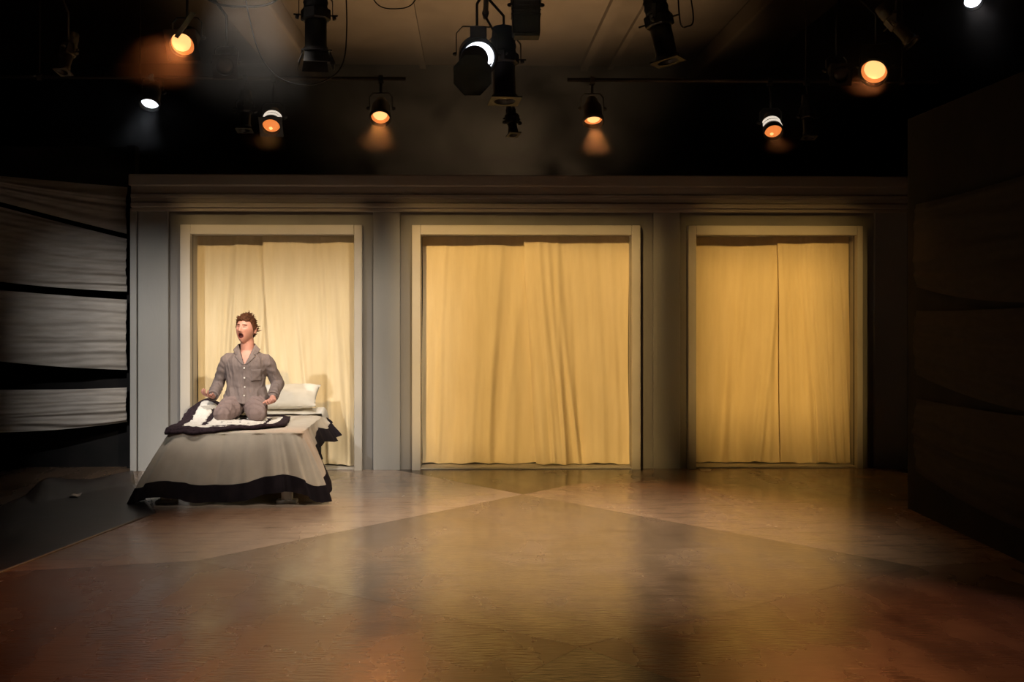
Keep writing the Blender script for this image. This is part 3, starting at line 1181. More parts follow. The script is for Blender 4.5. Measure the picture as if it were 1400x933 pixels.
# ---- pyjamas
def wrinkle(o, amp, scale, fn=None):
    me = o.data
    nrm = [v.normal.copy() for v in me.vertices]
    base = Vector(o['base'])
    for v, n in zip(me.vertices, nrm):
        w = v.co + base
        d = amp * noise.noise(Vector((w.x * scale, w.y * scale, w.z * scale * .55)))
        d += amp * .5 * noise.noise(Vector((w.x * scale * 2.3, w.y * scale * 2.3, w.z * scale * 1.1)) + Vector((5, 2, 1)))
        if fn:
            d += fn(w)
        v.co += n * d
    me.update()


tr = MB()
tr.loft([sec(0, 12.13, .72, .165, .135), sec(0, 12.11, .80, .185, .145), sec(0, 12.11, .86, .15, .115), sec(0, 12.10, .90, .12, .09)], 32)
for H, K, A in ((HPL, KNL, ANL), (HPR, KNR, ANR)):
    tr.capsule([H, H.lerp(K, .5), K], [.108, .100, .078])
    tr.capsule([K + Vector((0, .01, -.004)), K.lerp(A, .4), A + Vector((0, -.02, 0))], [.066, .068, .052])
trs = obj('pyjama_trousers', tr, 'trouser', man, True)
bake(trs, [('REMESH', {'mode': 'VOXEL', 'voxel_size': .008}), ('SMOOTH', {'factor': .5, 'iterations': 6})])


def knee_fold(w):
    side = min((w - KNL).length, (w - KNR).length)
    return .006 * math.sin(w.y * 75 + 30 * abs(w.x - X0)) * (1 if w.z > .70 else .4)


wrinkle(trs, .007, 16, lambda w: knee_fold(w) + .005 * (max(0, 1 - abs(noise.noise(Vector((w.x * 11 + w.y * 5, w.y * 7, w.z * 14)))) * 3.2) ** 2) - .002)
bake(trs, [('SMOOTH', {'factor': .5, 'iterations': 3})])
for v in trs.data.vertices:                                        # the cloth lies on the bed
    wz = v.co.z + trs['base'][2]
    if wz < .632:
        v.co.z += (.632 - wz) * .85

shm = MB()
st = [(.0, 12.10, .775, .215, .190), (.0, 12.105, .84, .200, .165), (0, 12.10, .92, .178, .138), (.005, 12.085, 1.02, .180, .136), (.01, 12.075, 1.12, .192, .140),
      (.012, 12.078, 1.172, .190, .128), (.014, 12.082, 1.212, .150, .108), (.018, 12.085, 1.248, .102, .090), (.018, 12.085, 1.285, .078, .078)]
shm.loft([sec(*t) for t in st], 40)
for S, E, Wr in ((SHL, ELL, WRL), (SHR, ELR, WRR)):
    shm.capsule([S.lerp(V(0, 12.08, 1.2), .25), S, S.lerp(E, .5), E], [.066, .066, .060, .056])
    shm.capsule([E, E.lerp(Wr, .5), E.lerp(Wr, .86)], [.056, .054, .050])
sho = obj('pyjama_shirt', shm, 'shirt', man, True)
bake(sho, [('REMESH', {'mode': 'VOXEL', 'voxel_size': .0065}), ('SMOOTH', {'factor': .5, 'iterations': 5})])


def shirt_fold(w):
    x = w.x - X0
    d = 0
    if w.z < 1.08 and abs(x) < .2:
        d += .007 * math.sin(x * 60 + w.z * 16 + 1.0) * min(1, (1.08 - w.z) / .2)
    d += .0022 * math.sin((w.z * 95) + x * 40 + 3 * math.sin(w.y * 40)) * (1 if abs(x) > .19 else .3)
    # placket edge
    if abs(x - .012) < .016 and w.y < 12.0 and w.z < 1.16:
        d += .004
    return d


wrinkle(sho, .005, 18, lambda w: shirt_fold(w) + .0055 * (max(0, 1 - abs(noise.noise(Vector((w.x * 13, w.y * 13, w.z * 7 + w.x * 9)))) * 3.2) ** 2) - .002)
bake(sho, [('SMOOTH', {'factor': .5, 'iterations': 3})])
# open the neck: a V down the chest
me = sho.data
bm = bmesh.new()
bm.from_mesh(me)
base = Vector(sho['base'])
VB = 1.135                                                         # bottom of the V
dele = []
for f in bm.faces:
    c = f.calc_center_median() + base
    x = c.x - (X0 + .016)
    if c.z > VB and c.y < 12.09 and abs(x) < .006 + (c.z - VB) * .44:
        dele.append(f)
    elif c.z > 1.268 and abs(x) < .12:
        dele.append(f)
bmesh.ops.delete(bm, geom=dele, context='FACES')
bm.to_mesh(me)
bm.free()
bake(sho, [('SOLIDIFY', {'thickness': .003, 'offset': -1.0})])

dg = bpy.context.evaluated_depsgraph_get()
from mathutils.bvhtree import BVHTree


def front_hit(o, x, z):
    bv = BVHTree.FromPolygons([v.co + Vector(o['base']) for v in o.data.vertices], [p.vertices[:] for p in o.data.polygons])
    h = bv.ray_cast(Vector((x, 10.5, z)), Vector((0, 1, 0)))
    return h[0], h[1]


# collar with notched lapels, each side one leaf
for s in (-1, 1):
    def leaf(i, j, s=s):
        # i along the neck from the nape to the bottom of the V, j from the inner edge outwards
        t = i
        if t < .4:                                                 # stand collar folded round the nape
            k = t / .4
            ang = PI / 2 * (1 - k)
            r = .071 + .030 * j
            x = r * math.cos(ang) + .004
            y = 12.083 + r * math.sin(ang) - .020 * k
            z = 1.322 - .010 * k - .058 * j ** 1.3
        else:                                                      # lapel running down to the V
            k = (t - .4) / .6
            inner = .073 * (1 - k) ** .95 + .003
            wd = (.046 if k < .30 else .046 * (1 - (k - .30) / .70) ** .8 + .004)
            if .26 < k < .34:
                wd *= .6                                           # notch
            x = inner + wd * j
            z = 1.312 - (1.312 - VB) * k - .050 * j * (1 - k) ** .6
            y = 12.060 - .105 * k
        return Vector((X0 + .016 + s * x, y, z))
    lf = MB().grid(leaf, 40, 8)
    # lay the leaf on the shirt
    bv = BVHTree.FromPolygons([v.co + Vector(sho['base']) for v in sho.data.vertices], [p.vertices[:] for p in sho.data.polygons])
    for v in lf.v:
        h = bv.ray_cast(Vector((v.x, 11.5, v.z)), Vector((0, 1, 0)))
        if h[0] is not None and v.z < 1.285 and v.y < 12.075:
            v.y = min(h[0].y - .006, v.y)
    lo = obj('collar', lf, 'collar', sho, True)
    bake(lo, [('SOLIDIFY', {'thickness': .005, 'offset': 0})])
for z in (1.10, 1.01, .925, .85):
    h, n = front_hit(sho, X0 + .014, z)
    if h:
        obj('button', MB().lathe(h + Vector((0, -.001, 0)), Vector((0, -1, .1)), [(0, .0075), (.003, .0075), (.004, .005)], 12), 'button', sho)
pk = MB()
gx = [X0 + .075 + .085 * i / 8 for i in range(9)]
gz = [1.085 - .10 * j / 8 for j in range(9)]
bv = BVHTree.FromPolygons([v.co + Vector(sho['base']) for v in sho.data.vertices], [p.vertices[:] for p in sho.data.polygons])


def pocket(i, j):
    x, z = X0 + .072 + .085 * i, 1.085 - .105 * j
    h = bv.ray_cast(Vector((x, 11.5, z)), Vector((0, 1, 0)))
    return Vector((x, (h[0].y if h[0] else 11.93) - .003, z))


po = obj('breast_pocket', MB().grid(pocket, 10, 10), 'collar', sho, True)
bake(po, [('SOLIDIFY', {'thickness': .004, 'offset': 0})])
for S, E, Wr in ((SHL, ELL, WRL), (SHR, ELR, WRR)):
    d = (Wr - E).normalized()
    c0 = E.lerp(Wr, .83)
    obj('cuff', MB().lathe(c0, d, [(0, .047), (.004, .0535), (.035, .052), (.039, .046), (.034, .042)], 20, cap=False), 'collar', sho, True)

# ================================================================== THE LIGHTING RIG
ZG = 4.42                                                          # height of the depthwise bars


def bar(p, q, label, hangers=(), m='pipe', r=.024):
    p, q = Vector(p), Vector(q)
    root = thing('lighting_bar', tuple((p + q) / 2), label, 'pipe', 'black lighting bars')
    obj('pipe', MB().cyl(p, q, r, n=14), m, root, True)
    for t in hangers or (.06, .5, .94):
        c = p.lerp(q, t)
        obj('hanger', MB().cyl(c, (c.x, c.y, 5.28), .008, n=8).lathe(c - (q - p).normalized() * .02, q - p, [(0, .034), (.04, .034)], 12), m, root)
    return root


XBARS = {}


def hang(root, top, c, side, half, drop_r=.012, m='lampblack'):
    """clamp on the bar at top, stem, and a U-shaped yoke down to the body centre c"""
    top, c, side = Vector(top), Vector(c), Vector(side).normalized()
    obj('clamp', MB().box(top + Vector((-.025, -.03, -.045)), top + Vector((.025, .03, -.022)), .005).box(top + Vector((-.022, -.04, -.03)), top + Vector((.022, -.027, .03)), .004).cyl(top + Vector((0, .03, -.034)), top + Vector((0, .075, -.034)), .007, n=8), m, root)
    ytop = c + Vector((0, 0, half * 1.35))
    obj('stem', MB().tube([top + Vector((0, 0, -.04)), Vector((ytop.x, ytop.y, (top.z + ytop.z) / 2)) if (top - ytop).length > .2 else (top + ytop) / 2, ytop], drop_r, 10), m, root, True)
    pts = [c + side * half, c + side * half + (ytop - c) * .75, c + side * half * .7 + (ytop - c), c - side * half * .7 + (ytop - c), c - side * half + (ytop - c) * .75, c - side * half]
    yk = MB()
    f = side.cross(Vector((0, 0, 1))).normalized()
    for a, b in zip(pts[:-1], pts[1:]):
        d = (b - a).normalized()
        w = f * .017
        t = d.cross(f) * .003
        yk.add([a - w - t, a + w - t, a + w + t, a - w + t, b - w - t, b + w - t, b + w + t, b - w + t],
               [(0, 1, 2, 3), (4, 7, 6, 5), (0, 4, 5, 1), (1, 5, 6, 2), (2, 6, 7, 3), (3, 7, 4, 0)])
    obj('yoke', yk, m, root)
    for s in (-1, 1):
        obj('tilt_knob', MB().lathe(c + side * half * s, side * s, [(0, .018), (.015, .018), (.03, .010)], 10), m, root)


def par(lens, aim, top, label, R=.095, lit='orange', length=.26, frame=True, rings=False, energy=40, color=ORANGE, angle=55, m='lampblack', hot=(0, .35, .55), halo=True):
    """A parabolic can: lens = centre of the front, aim = direction of the beam."""
    lens, aim = Vector(lens), Vector(aim).normalized()
    side = aim.cross(Vector((0, 0, 1))).normalized()
    up = side.cross(aim)
    c = lens - aim * length * .5
    root = thing('par_lamp', tuple(top), label, 'stage light', 'par lamps over the stage')
    prof = [(-length, R * .45), (-length * .92, R * .62), (-length * .75, R * .72), (-length * .6, R * .98), (-.02, R * 1.05), (-.018, R * 1.16), (.03, R * 1.16), (.03, R * 1.02), (-.012, R * 1.0)]
    obj('can', MB().lathe(lens, aim, prof, 28), m, root, True)
    if lit == 'none':
        obj('lens', MB().lathe(lens, aim, [(-.03, R * .99), (-.012, R * .98), (.004, R * .7), (.01, R * .3), (.011, .001)], 28), 'glass_dim', root, True)
    elif lit == 'white':
        obj('lens', MB().lathe(lens, aim, [(-.03, R * .99), (-.010, R * .98), (.004, R * .7), (.009, R * .3), (.010, .001)], 28), 'white_lit', root, True)
    else:
        ln = obj('gel', MB().lathe(lens, aim, [(-.03, R * .99), (-.010, R * .98), (.002, R * .7), (.005, R * .3), (.006, .001)], 28), 'gel_lit', root, True)
        hx, hy, hr = hot
        obj('glowing_lamp', MB().lathe(lens + side * hx * R + up * hy * R + aim * .004, aim, [(-.004, R * hr), (.002, R * hr * .9), (.004, R * hr * .4), (.005, .001)], 24), 'hot', ln, True)
    if frame:
        fr = MB()
        w = R * 1.3
        for a, b in (((-w, -w), (w, -w * .97)), ((-w, w * .97), (w, w)), ((-w, -w), (-w * .97, w)), ((w * .97, -w), (w, w))):
            pass
        n = 24
        vs, fs = [], []
        for k in range(n):
            an = 2 * PI * k / n
            cx, sx = math.cos(an), math.sin(an)
            sq = w / max(abs(cx), abs(sx))
            for t in (.028, .034):
                vs.append(lens + aim * t + (side * cx + up * sx) * R * .99)
                vs.append(lens + aim * t + (side * cx + up * sx) * sq)
        for k in range(n):
            a, b = 4 * k, 4 * ((k + 1) % n)
            fs += [(a, a + 1, b + 1, b), (a + 2, b + 2, b + 3, a + 3), (a, b, b + 2, a + 2), (a + 1, a + 3, b + 3, b + 1)]
        fr.add(vs, fs)
        obj('gel_frame', fr, m, root)
    if rings:
        for t, s in ((-.055, 1.03), (-.105, .98)):
            vs, fs = [], []
            n = 14
            for k in range(n + 1):
                an = PI * (.5 - .42) + PI * .84 * k / n
                dv = side * math.cos(an) + up * math.sin(an)
                vs += [lens + aim * (t - .014) + dv * R * s * 1.06, lens + aim * (t + .014) + dv * R * s * 1.09]
            for k in range(n):
                fs.append((2 * k, 2 * k + 1, 2 * k + 3, 2 * k + 2))
            rg = obj('leak_glow_ring', MB().add(vs, fs), 'ring_lit', root, True, fix=False)  # glowing arc stands for white lamp light leaking past the gel
            bake(rg, [('SOLIDIFY', {'thickness': .006, 'offset': 0})])
    hang(root, top, c, side, R * 1.22, m=m)
    if lit != 'none' and energy > 0:
        s = spot('beam', lens + aim * .045, lens + aim * 3, energy, color, angle, .6, R * .5)
        s.parent = root
        s.location = Vector(s.location) - Vector(top)
    return root


def profile(front, aim, top, label, R=.075, length=.55, m='lampblack', glint=True, doors=False):
    """An ellipsoidal profile spot: long lens barrel, gate with shutters, ribbed lamp house, colour frame."""
    front, aim = Vector(front), Vector(aim).normalized()
    side = aim.cross(Vector((0, 0, 1)))
    side = side.normalized() if side.length > .05 else Vector((1, 0, 0))
    up = side.cross(aim)
    c = front - aim * length * .55
    root = thing('profile_spot', tuple(top), label, 'stage light', 'profile spots over the stage')
    obj('barrel', MB().lathe(front, aim, [(-length * .5, R * .82), (-length * .48, R * .95), (-.05, R * .95), (-.048, R * 1.08), (0, R * 1.08), (.0, R * .9), (-.03, R * .88)], 24), m, root, True)
    g = front - aim * length * .5
    gate = MB()
    gate.lathe(g, aim, [(-.10, R * 1.18), (-.09, R * 1.3), (-.01, R * 1.3), (0, R * 1.15)], 8)
    obj('gate', gate, m, root)
    for dv in (side, -side, up, -up):
        obj('shutter_handle', MB().cyl(g - aim * .05 + dv * R * 1.2, g - aim * .05 + dv * R * 1.9, .008, n=6), m, root)
    h = g - aim * .10
    obj('lamp_house', MB().lathe(h, aim, [(-length * .38, R * .5), (-length * .36, R * .9), (-length * .22, R * 1.0), (-length * .2, R * 1.1), (-length * .16, R * 1.0), (-length * .1, R * 1.1), (-length * .06, R * 1.02), (0, R * 1.05)], 20), m, root, True)
    n = 4
    w = R * 1.28
    vs, fs = [], []
    for k in range(24):
        an = 2 * PI * k / 24
        cx, sx = math.cos(an), math.sin(an)
        sq = w / max(abs(cx), abs(sx))
        for t in (-.004, .006):
            vs.append(front + aim * t + (side * cx + up * sx) * R * .9)
            vs.append(front + aim * t + (side * cx + up * sx) * sq)
    for k in range(24):
        a, b = 4 * k, 4 * ((k + 1) % 24)
        fs += [(a, a + 1, b + 1, b), (a + 2, b + 2, b + 3, a + 3), (a, b, b + 2, a + 2), (a + 1, a + 3, b + 3, b + 1)]
    obj('colour_frame', MB().add(vs, fs), m, root)
    obj('lens', MB().lathe(front, aim, [(-.035, R * .87), (-.02, R * .6), (-.015, R * .3), (-.014, .001)], 20), 'glass_dim', root, True)
    if doors:
        for dv, ov in ((up, side), (-up, side), (side, up), (-side, up)):
            a = front + aim * .006 + dv * R * 1.15
            b_ = a + aim * .10 + dv * .04
            t = (b_ - a).normalized().cross(ov) * .002
            q = [a - ov * R, a + ov * R, b_ + ov * R * 1.15, b_ - ov * R * 1.15]
            obj('barn_door', MB().add([p - t for p in q] + [p + t for p in q], [(0, 1, 2, 3), (7, 6, 5, 4), (0, 4, 5, 1), (1, 5, 6, 2), (2, 6, 7, 3), (3, 7, 4, 0)]), m, root)
    if glint:
        for s in (-1, 1):
            obj('clip', MB().box(front + side * s * R * .45 - up * R * 1.1 - Vector((.012, .006, .004)), front + side * s * R * .45 - up * R * 1.1 + Vector((.012, .006, .006)), .002), 'chrome', root)
    hang(root, top, c, side, R * 1.45, m=m)
    return root


# bars: two short ones above the set, the rest running up and down stage out of sight
YB = 12.70
ZC = 3.86
bar((-4.6, YB, ZC), (-.62, YB, ZC), 'black lighting bar above the set wall on the bed side', (.12, .36), 'pipe_hazed', .018)
bar((.95, YB, ZC), (4.6, YB, ZC), 'black lighting bar above the set wall on the dark side', (.64, .9), 'pipe_hazed', .018)
BARX = [(-3.5, 'black lighting bar running up and down stage over the gauze swags'), (-2.25, 'black lighting bar running up and down stage over the foot of the bed'),
        (-1.25, 'black lighting bar running up and down stage beside the plaster beam'), (.15, 'black lighting bar running up and down stage over the middle'),
        (1.52, 'black lighting bar running up and down stage between the middle and the dark side'), (3.25, 'black lighting bar running up and down stage over the big lamp at the dark end'),
        (3.95, 'black lighting bar running up and down stage over the black side flat')]
for x, lb in BARX:
    bar((x, 9.6, ZG), (x, 12.5 if x == .15 else 11.6, ZG), lb)


def TOP(p, dy=0.0):
    return (min((x for x, _ in BARX), key=lambda x: abs(x - p.x)), p.y + dy, ZG)


def on_c(p):
    return Vector((p.x, YB, ZC))


def on_g(p, x):
    return Vector((x, p.y, ZG))


# front bar over the seats with three shuttered spots, one on each doorway
YFB, ZFB = 5.0, 5.06
bar((-5.0, YFB, ZFB), (5.0, YFB, ZFB), 'black lighting bar over the front seats, facing the doorways')


def framing_spot(x, z, rect, power, color, label, radius=.012):
    """profile spot whose four shutter blades frame one doorway: rect = x0, x1, z0, z1 on the wall plane"""
    src = Vector((x, YFB, z))
    x0, x1, z0, z1 = rect
    tgt = Vector(((x0 + x1) / 2, YW, (z0 + z1) / 2))
    aim = (tgt - src).normalized()
    side = aim.cross(Vector((0, 0, 1))).normalized()
    up = side.cross(aim)
    D = .62
    root = thing('framing_spot', (x, YFB, ZFB), label, 'stage light', 'shuttered spots on the front bar')
    q = []
    for (a_, b_) in ((x0, z0), (x1, z0), (x1, z1), (x0, z1)):
        d = Vector((a_, YW, b_)) - src
        d = d * (D / d.dot(aim))
        q.append((d.dot(side), d.dot(up)))
    E = .46
    xs_ = [min(q[0][0], q[3][0]), max(q[1][0], q[2][0])]

    def blade(pts):
        w = [src + aim * D + side * a_ + up * b_ for a_, b_ in pts]
        t = aim * .002
        obj('shutter_blade', MB().add([p - t for p in w] + [p + t for p in w], [(0, 1, 2, 3), (7, 6, 5, 4), (0, 4, 5, 1), (1, 5, 6, 2), (2, 6, 7, 3), (3, 7, 4, 0)]), 'lampblack', root)
    blade([(-E, -E), (E, -E), (q[1][0] + (E - q[1][0]), q[1][1]), (-E, q[0][1])])
    blade([(-E, q[3][1]), (E, q[2][1]), (E, E), (-E, E)])
    blade([(-E, -E), q[0], q[3], (-E, E)])
    blade([q[1], (E, -E), (E, E), q[2]])
    obj('barrel', MB().lathe(src, aim, [(-.30, .05), (-.28, .09), (-.02, .10), (D - .01, .12)], 24, cap=False), 'lampblack', root, True)
    obj('lamp_house', MB().lathe(src - aim * .28, aim, [(-.22, .06), (-.2, .10), (0, .10)], 20), 'lampblack', root, True)
    hang(root, (x, YFB, ZFB), src - aim * .1, side, .13)
    s = spot('beam', src, tgt, power, color, 56, .1, radius)
    s.parent = root
    s.location = src - Vector((x, YFB, ZFB))
    return root


framing_spot(1.3, 4.80, (-3.4, -.25, -.45, 2.05), 1850, (1.0, .84, .62), 'black shuttered spot on the front bar crossing over to the bed', .032)
framing_spot(-4.6, 4.80, (-4.15, -1.0, -.45, 2.0), 1900, (.95, .93, .90), 'black shuttered spot at the end of the front bar, on the bed', .036)
framing_spot(-2.6, 4.80, (XW(250), XW(500), .55, 2.60), 1300, (1.0, .66, .28), 'black shuttered spot lighting the doorway behind the bed')
framing_spot(-1.6, 4.80, (XW(558), XW(892), .05, 2.45), 3150, (1.0, .63, .225), 'black shuttered spot lighting the widest doorway', .018)
framing_spot(2.6, 4.80, (XW(958), XW(1158), .30, 2.38), 3000, (1.0, .58, .16), 'black shuttered spot lighting the doorway farthest from the bed', .03)

# lit lamps (lens pixel, depth)
p = W(250, 60, 11.0)
par(p, (-.12, -1, -.62), TOP(p, .1), 'big orange-lit par lamp with a black flap, over the foot of the bed', R=.105, hot=(.08, .14, .80), energy=170, color=(1.0, .27, .07), angle=60)
p = W(205, 141, 12.62)
par(p, (-.1, -1, -1.5), (p.x, YB, ZC), 'small white-lit par lamp above the end of the set wall', R=.085, lit='white', frame=False, energy=10, color=(.8, .87, 1), angle=60)
p = W(371, 171, 12.55)
par(p, (0, -1, -.85), (p.x, YB, ZC), 'orange-lit par lamp with pale rings above the doorway behind the bed', R=.085, rings=True, hot=(.1, -.4, .22), energy=20, color=ORANGE)
p = W(520, 160, 12.6)
par(p, (0, -1, -1.1), (p.x, YB, ZC), 'orange-lit par lamp glowing in haze above the pilaster beside the widest doorway', R=.09, hot=(0, .3, .75), energy=140, color=(1, .36, .10), frame=False)
p = W(811, 164, 12.6)
par(p, (.05, -1, -1.9), (p.x, YB, ZC), 'grey-topped orange-lit par lamp above the widest doorway', R=.09, hot=(0, .2, .7), energy=160, color=(1, .36, .11), frame=False, m='lampgrey')
p = W(1057, 179, 12.55)
par(p, (0, -1, -.95), (p.x, YB, ZC), 'orange-lit par lamp with pale rings above the doorway farthest from the bed', R=.085, rings=True, hot=(.1, -.4, .22), energy=26, color=(1, .33, .09), frame=False)
p = W(1195, 98, 11.0)
par(p, (-.48, -1, -.70), TOP(p, .1), 'big orange-lit par lamp near the dark end of the set', R=.11, hot=(-.06, .16, .80), energy=190, color=(1.0, .29, .08), angle=42, frame=False)
p = W(308, 90, 11.2)
par(p, (.1, -1, -.45), TOP(p, .1), 'unlit grey-lensed par lamp between the beam and the big orange lamp', R=.08, lit='none')
p = W(1149, 101, 11.3)
par(p, (0, -1, -.4), TOP(p, .1), 'unlit par lamp beside the big orange lamp at the dark end', R=.075, lit='none')
p = W(1330, 0, 10.8)
par(p, (-.1, -1, -.8), TOP(p, .1), 'white-lit par lamp high over the black side flat', R=.075, lit='white', frame=False, energy=3, color=(1, .93, .95))

# profiles
p = W(432, 74, 10.8)
profile(p, (.02, -.12, -1), TOP(p), 'black profile spot with barn doors pointing straight down in front of the plaster beam', R=.095, length=.56, doors=True)
p = W(690, 138, 11.5)
profile(p, (.02, -.15, -1), TOP(p), 'long black profile spot hanging behind the white-lit lamp', R=.105, length=.66)
p = W(913, 84, 10.8)
profile(p, (.20, -.1, -1), TOP(p), 'black profile spot leaning sideways in front of the brown ceiling', R=.095, length=.60, glint=False)
p = W(334, 178, 12.62)
profile(p, (0, -.2, -1), (p.x, YB, ZC), 'dim black profile spot on the bar over the kneeling man', R=.06, length=.34)
p = W(1106, 188, 12.62)
profile(p, (0, -.2, -1), (p.x, YB, ZC), 'dim black profile spot next to the ringed lamp at the dark side', R=.055, length=.38)
p = W(86, 98, 11.2)
profile(p, (-.15, -.4, -1), TOP(p), 'worn brass-coloured profile spot over the gauze swags', R=.05, length=.32, m='lampgrey', glint=False)
p = W(1247, 58, 10.6)
profile(p, (.55, -.3, -.75), TOP(p), 'worn brass-coloured profile spot tilted above the big orange lamp', R=.055, length=.36, m='lampgrey', glint=False)
p = W(702, 184, 12.3)
profile(p, (.1, -.3, -1), TOP(p), 'small black profile spot hanging lowest over the middle of the widest doorway', R=.045, length=.22)

# the black box-shaped fixture
c = W(719, 20, 10.9)
root = thing('flood_light', TOP(c), 'black box-shaped flood light hanging beside the white-lit lamp', 'stage light')
obj('box_housing', MB().box(c + Vector((-.115, -.10, -.18)), c + Vector((.115, .10, .22)), .012), 'lampblack', root)
for k in range(5):
    obj('cooling_fin', MB().box(c + Vector((-.122, -.106, -.02 + .04 * k)), c + Vector((.122, .106, -.012 + .04 * k))), 'lampblack', root)
obj('lens_hood', MB().box(c + Vector((-.10, -.115, -.20)), c + Vector((.11, .07, -.175)), .004), 'lampblack', root)
hang(root, TOP(c), c + Vector((0, 0, .08)), (1, 0, 0), .125)

# the white-lit fresnel with its black octagonal lid
L = W(654, 79, 11.0)
aim = Vector((.10, -1, -.42)).normalized()
side = aim.cross(Vector((0, 0, 1))).normalized()
up = side.cross(aim)
root = thing('fresnel_spot', TOP(L, .12), 'white-lit black fresnel lamp with an octagonal lid hanging over its lens', 'stage light')
Rr = .135
obj('housing', MB().lathe(L, aim, [(-.30, Rr * .5), (-.28, Rr * .9), (-.20, Rr), (-.18, Rr * 1.12), (-.02, Rr * 1.12), (-.018, Rr * 1.22), (.02, Rr * 1.22), (.02, Rr * 1.04), (-.01, Rr * 1.02)], 28), 'lampblack', root, True)
obj('lens', MB().lathe(L, aim, [(-.03, Rr), (-.008, Rr * .98), (.006, Rr * .6), (.01, .001)], 28), 'white_lit', root, True)
lidc = W(646, 103, 10.78)
n8 = aim.lerp(Vector((-.1, -1, .05)), .6).normalized()
sa = n8.cross(Vector((0, 0, 1))).normalized()
sb = sa.cross(n8)
vs = []
for t in (0, .012):
    for k in range(8):
        an = PI / 8 + k * PI / 4
        vs.append(lidc + n8 * t + (sa * math.cos(an) * .168 + sb * math.sin(an) * .178))
fs = [tuple(reversed(range(8))), tuple(range(8, 16))] + [(k, (k + 1) % 8, 8 + (k + 1) % 8, 8 + k) for k in range(8)]
obj('octagonal_lid', MB().add(vs, fs), 'lampblack', root)
sn = L + aim * .035 + side * .0
scn = W(648.5, 81, sn.y - .02)
obj('inner_shield', MB().lathe(scn, aim, [(0, .118), (.006, .118)], 28), 'lampblack', root)
obj('shield_stay', MB().tube([scn, L - up * .15], .006, 8), 'lampblack', root)
obj('lid_arm', MB().tube([L + side * -.11 - up * .05, lidc - n8 * .004 + sa * -.03], .008, 8), 'lampblack', root)
hang(root, TOP(L, .12), L - aim * .12, side, Rr * 1.3)
obj('top_bracket', MB().box(L + Vector((-.07, .0, .17)), L + Vector((.07, .2, .27)), .01), 'lampblack', root)
s = spot('fresnel_beam', L + aim * .03 + side * .05, L + aim * 3, 16, (.82, .90, 1.0), 60, .6, .06)
s.parent = root
s.location = Vector(s.location) - Vector(TOP(L, .12))

# the black flap on the big lamp over the bed and cables
a = W(243, 40, 10.8)
o = obj('lamp_flap', MB().add([a + Vector(q) for q in ((-.03, 0, -.06), (.0, 0, -.075), (.15, 0, .13), (.11, 0, .15), (-.03, .01, -.06), (.0, .01, -.075), (.15, .01, .13), (.11, .01, .15))],
        [(0, 1, 2, 3), (7, 6, 5, 4), (0, 4, 5, 1), (1, 5, 6, 2), (2, 6, 7, 3), (3, 7, 4, 0)]), 'lampgrey', None, loc=tuple(a))
flap_parent = [x for x in col.objects if x.get('label', '').startswith('big orange-lit par lamp with a black flap')][0]
o.parent = flap_parent
o.location = Vector(a) - Vector(flap_parent.location)


def cable(uvs, y, label, r=.006):
    pts = []
    P = [W(u, v, y) for u, v in uvs]
    for i in range(len(P) - 1):
        p0, p1, p2, p3 = P[max(i - 1, 0)], P[i], P[i + 1], P[min(i + 2, len(P) - 1)]
        for s in range(8):
            t = s / 8
            pts.append(Vector([cr(p0[k], p1[k], p2[k], p3[k], t) for k in range(3)]))
    pts.append(P[-1])
    return tag(obj('cable', MB().tube(pts, r, 8), 'cable', None, True, loc=tuple(pts[0])), label, 'cable', 'cables looped in the rig')


cable([(250, -30), (290, 2), (330, 9), (375, 2), (410, -40)], 11.2, 'black cable looped below the ceiling over the bed', .010)
cable([(330, -30), (350, 60), (374, 100), (410, 116), (445, 110), (468, 88), (474, 40), (472, -40)], 11.2, 'thin black cable looped across the plaster beam', .006)
cable([(498, -30), (515, 5), (540, 12), (565, 4), (580, -35)], 11.2, 'thin black cable loop beside the black profile spot with barn doors', .005)
cable([(940, -30), (948, 25), (940, 36), (930, 30), (926, -30)], 9.8, 'thin black cable dangling beside the leaning profile spot', .006)

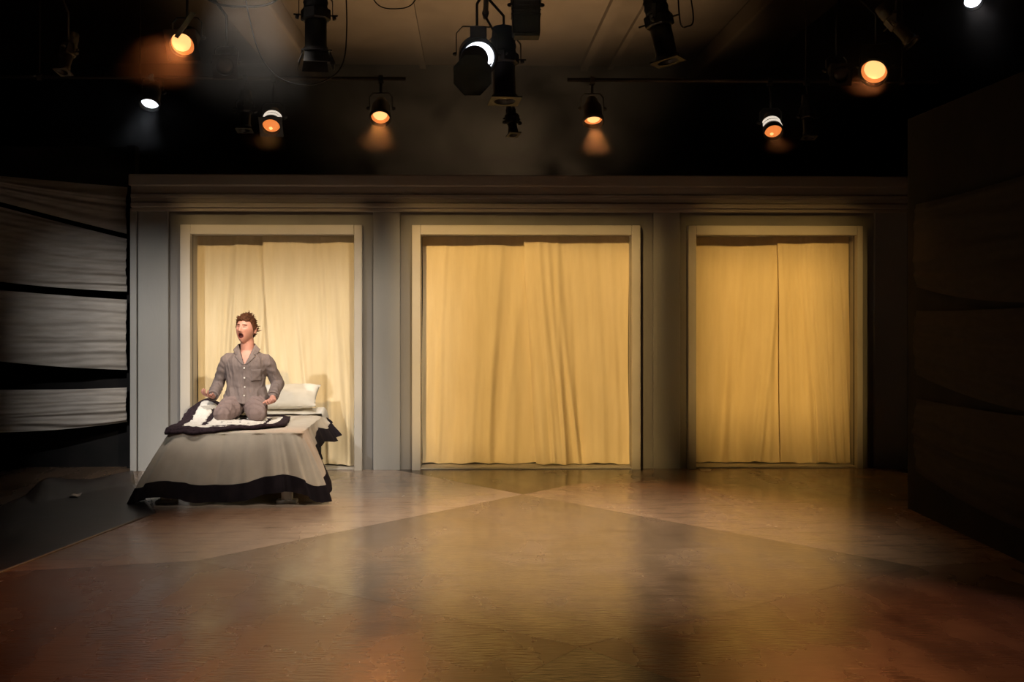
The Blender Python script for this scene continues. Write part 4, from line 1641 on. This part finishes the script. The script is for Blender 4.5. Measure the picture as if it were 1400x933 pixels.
# ================================================================== HAZE in the rig
hz = MB()
yz = [(10.4, 3.48), (12.7, 3.06), (14.6, 3.06), (14.6, 4.98), (10.4, 4.98)]
hz.add([(x, y, z) for x in (-5.2, 5.2) for y, z in yz], [(0, 1, 2, 3, 4), (9, 8, 7, 6, 5)] + [(k, (k + 1) % 5 + 0, (k + 1) % 5 + 5, k + 5) for k in range(5)])
h = obj('haze', hz, 'black', None, loc=(0, 12, 3))
tag(h, 'thin stage haze drifting between the hanging lamps', 'haze', None, 'stuff')
hm = bpy.data.materials.new('stage_haze')
hm.use_nodes = True
nt = hm.node_tree
nt.nodes.remove(nt.nodes['Principled BSDF'])
vs_ = nt.nodes.new('ShaderNodeVolumeScatter')
vs_.inputs['Color'].default_value = (.95, .92, .88, 1)
vs_.inputs['Anisotropy'].default_value = .25
geo = nt.nodes.new('ShaderNodeNewGeometry')
nz = nt.nodes.new('ShaderNodeTexNoise')
nz.inputs['Scale'].default_value = 1.6
nz.inputs['Detail'].default_value = 4
nz.inputs['Distortion'].default_value = .6
nt.links.new(geo.outputs['Position'], nz.inputs['Vector'])
mr = nt.nodes.new('ShaderNodeMapRange')
mr.inputs[1].default_value = .36
mr.inputs[2].default_value = .70
mr.inputs[3].default_value = .012
mr.inputs[4].default_value = .24
nt.links.new(nz.outputs['Fac'], mr.inputs[0])
# the layer of haze thins out towards its underside
sx = nt.nodes.new('ShaderNodeSeparateXYZ')
nt.links.new(geo.outputs['Position'], sx.inputs[0])
m1 = nt.nodes.new('ShaderNodeMath')
m1.operation = 'MULTIPLY_ADD'
m1.inputs[1].default_value = .17
nt.links.new(sx.outputs['Y'], m1.inputs[0])
nt.links.new(sx.outputs['Z'], m1.inputs[2])
m2 = nt.nodes.new('ShaderNodeMapRange')
m2.interpolation_type = 'SMOOTHSTEP'
m2.inputs[1].default_value = 3.02 + .17 * 13
m2.inputs[2].default_value = 3.62 + .17 * 13
nt.links.new(m1.outputs[0], m2.inputs[0])
m3 = nt.nodes.new('ShaderNodeMath')
m3.operation = 'MULTIPLY'
nt.links.new(mr.outputs[0], m3.inputs[0])
nt.links.new(m2.outputs[0], m3.inputs[1])
nt.links.new(m3.outputs[0], vs_.inputs['Density'])
nt.links.new(vs_.outputs[0], nt.nodes['Material Output'].inputs['Volume'])
h.data.materials.clear()
h.data.materials.append(hm)
sc.cycles.volume_step_rate = 4.0
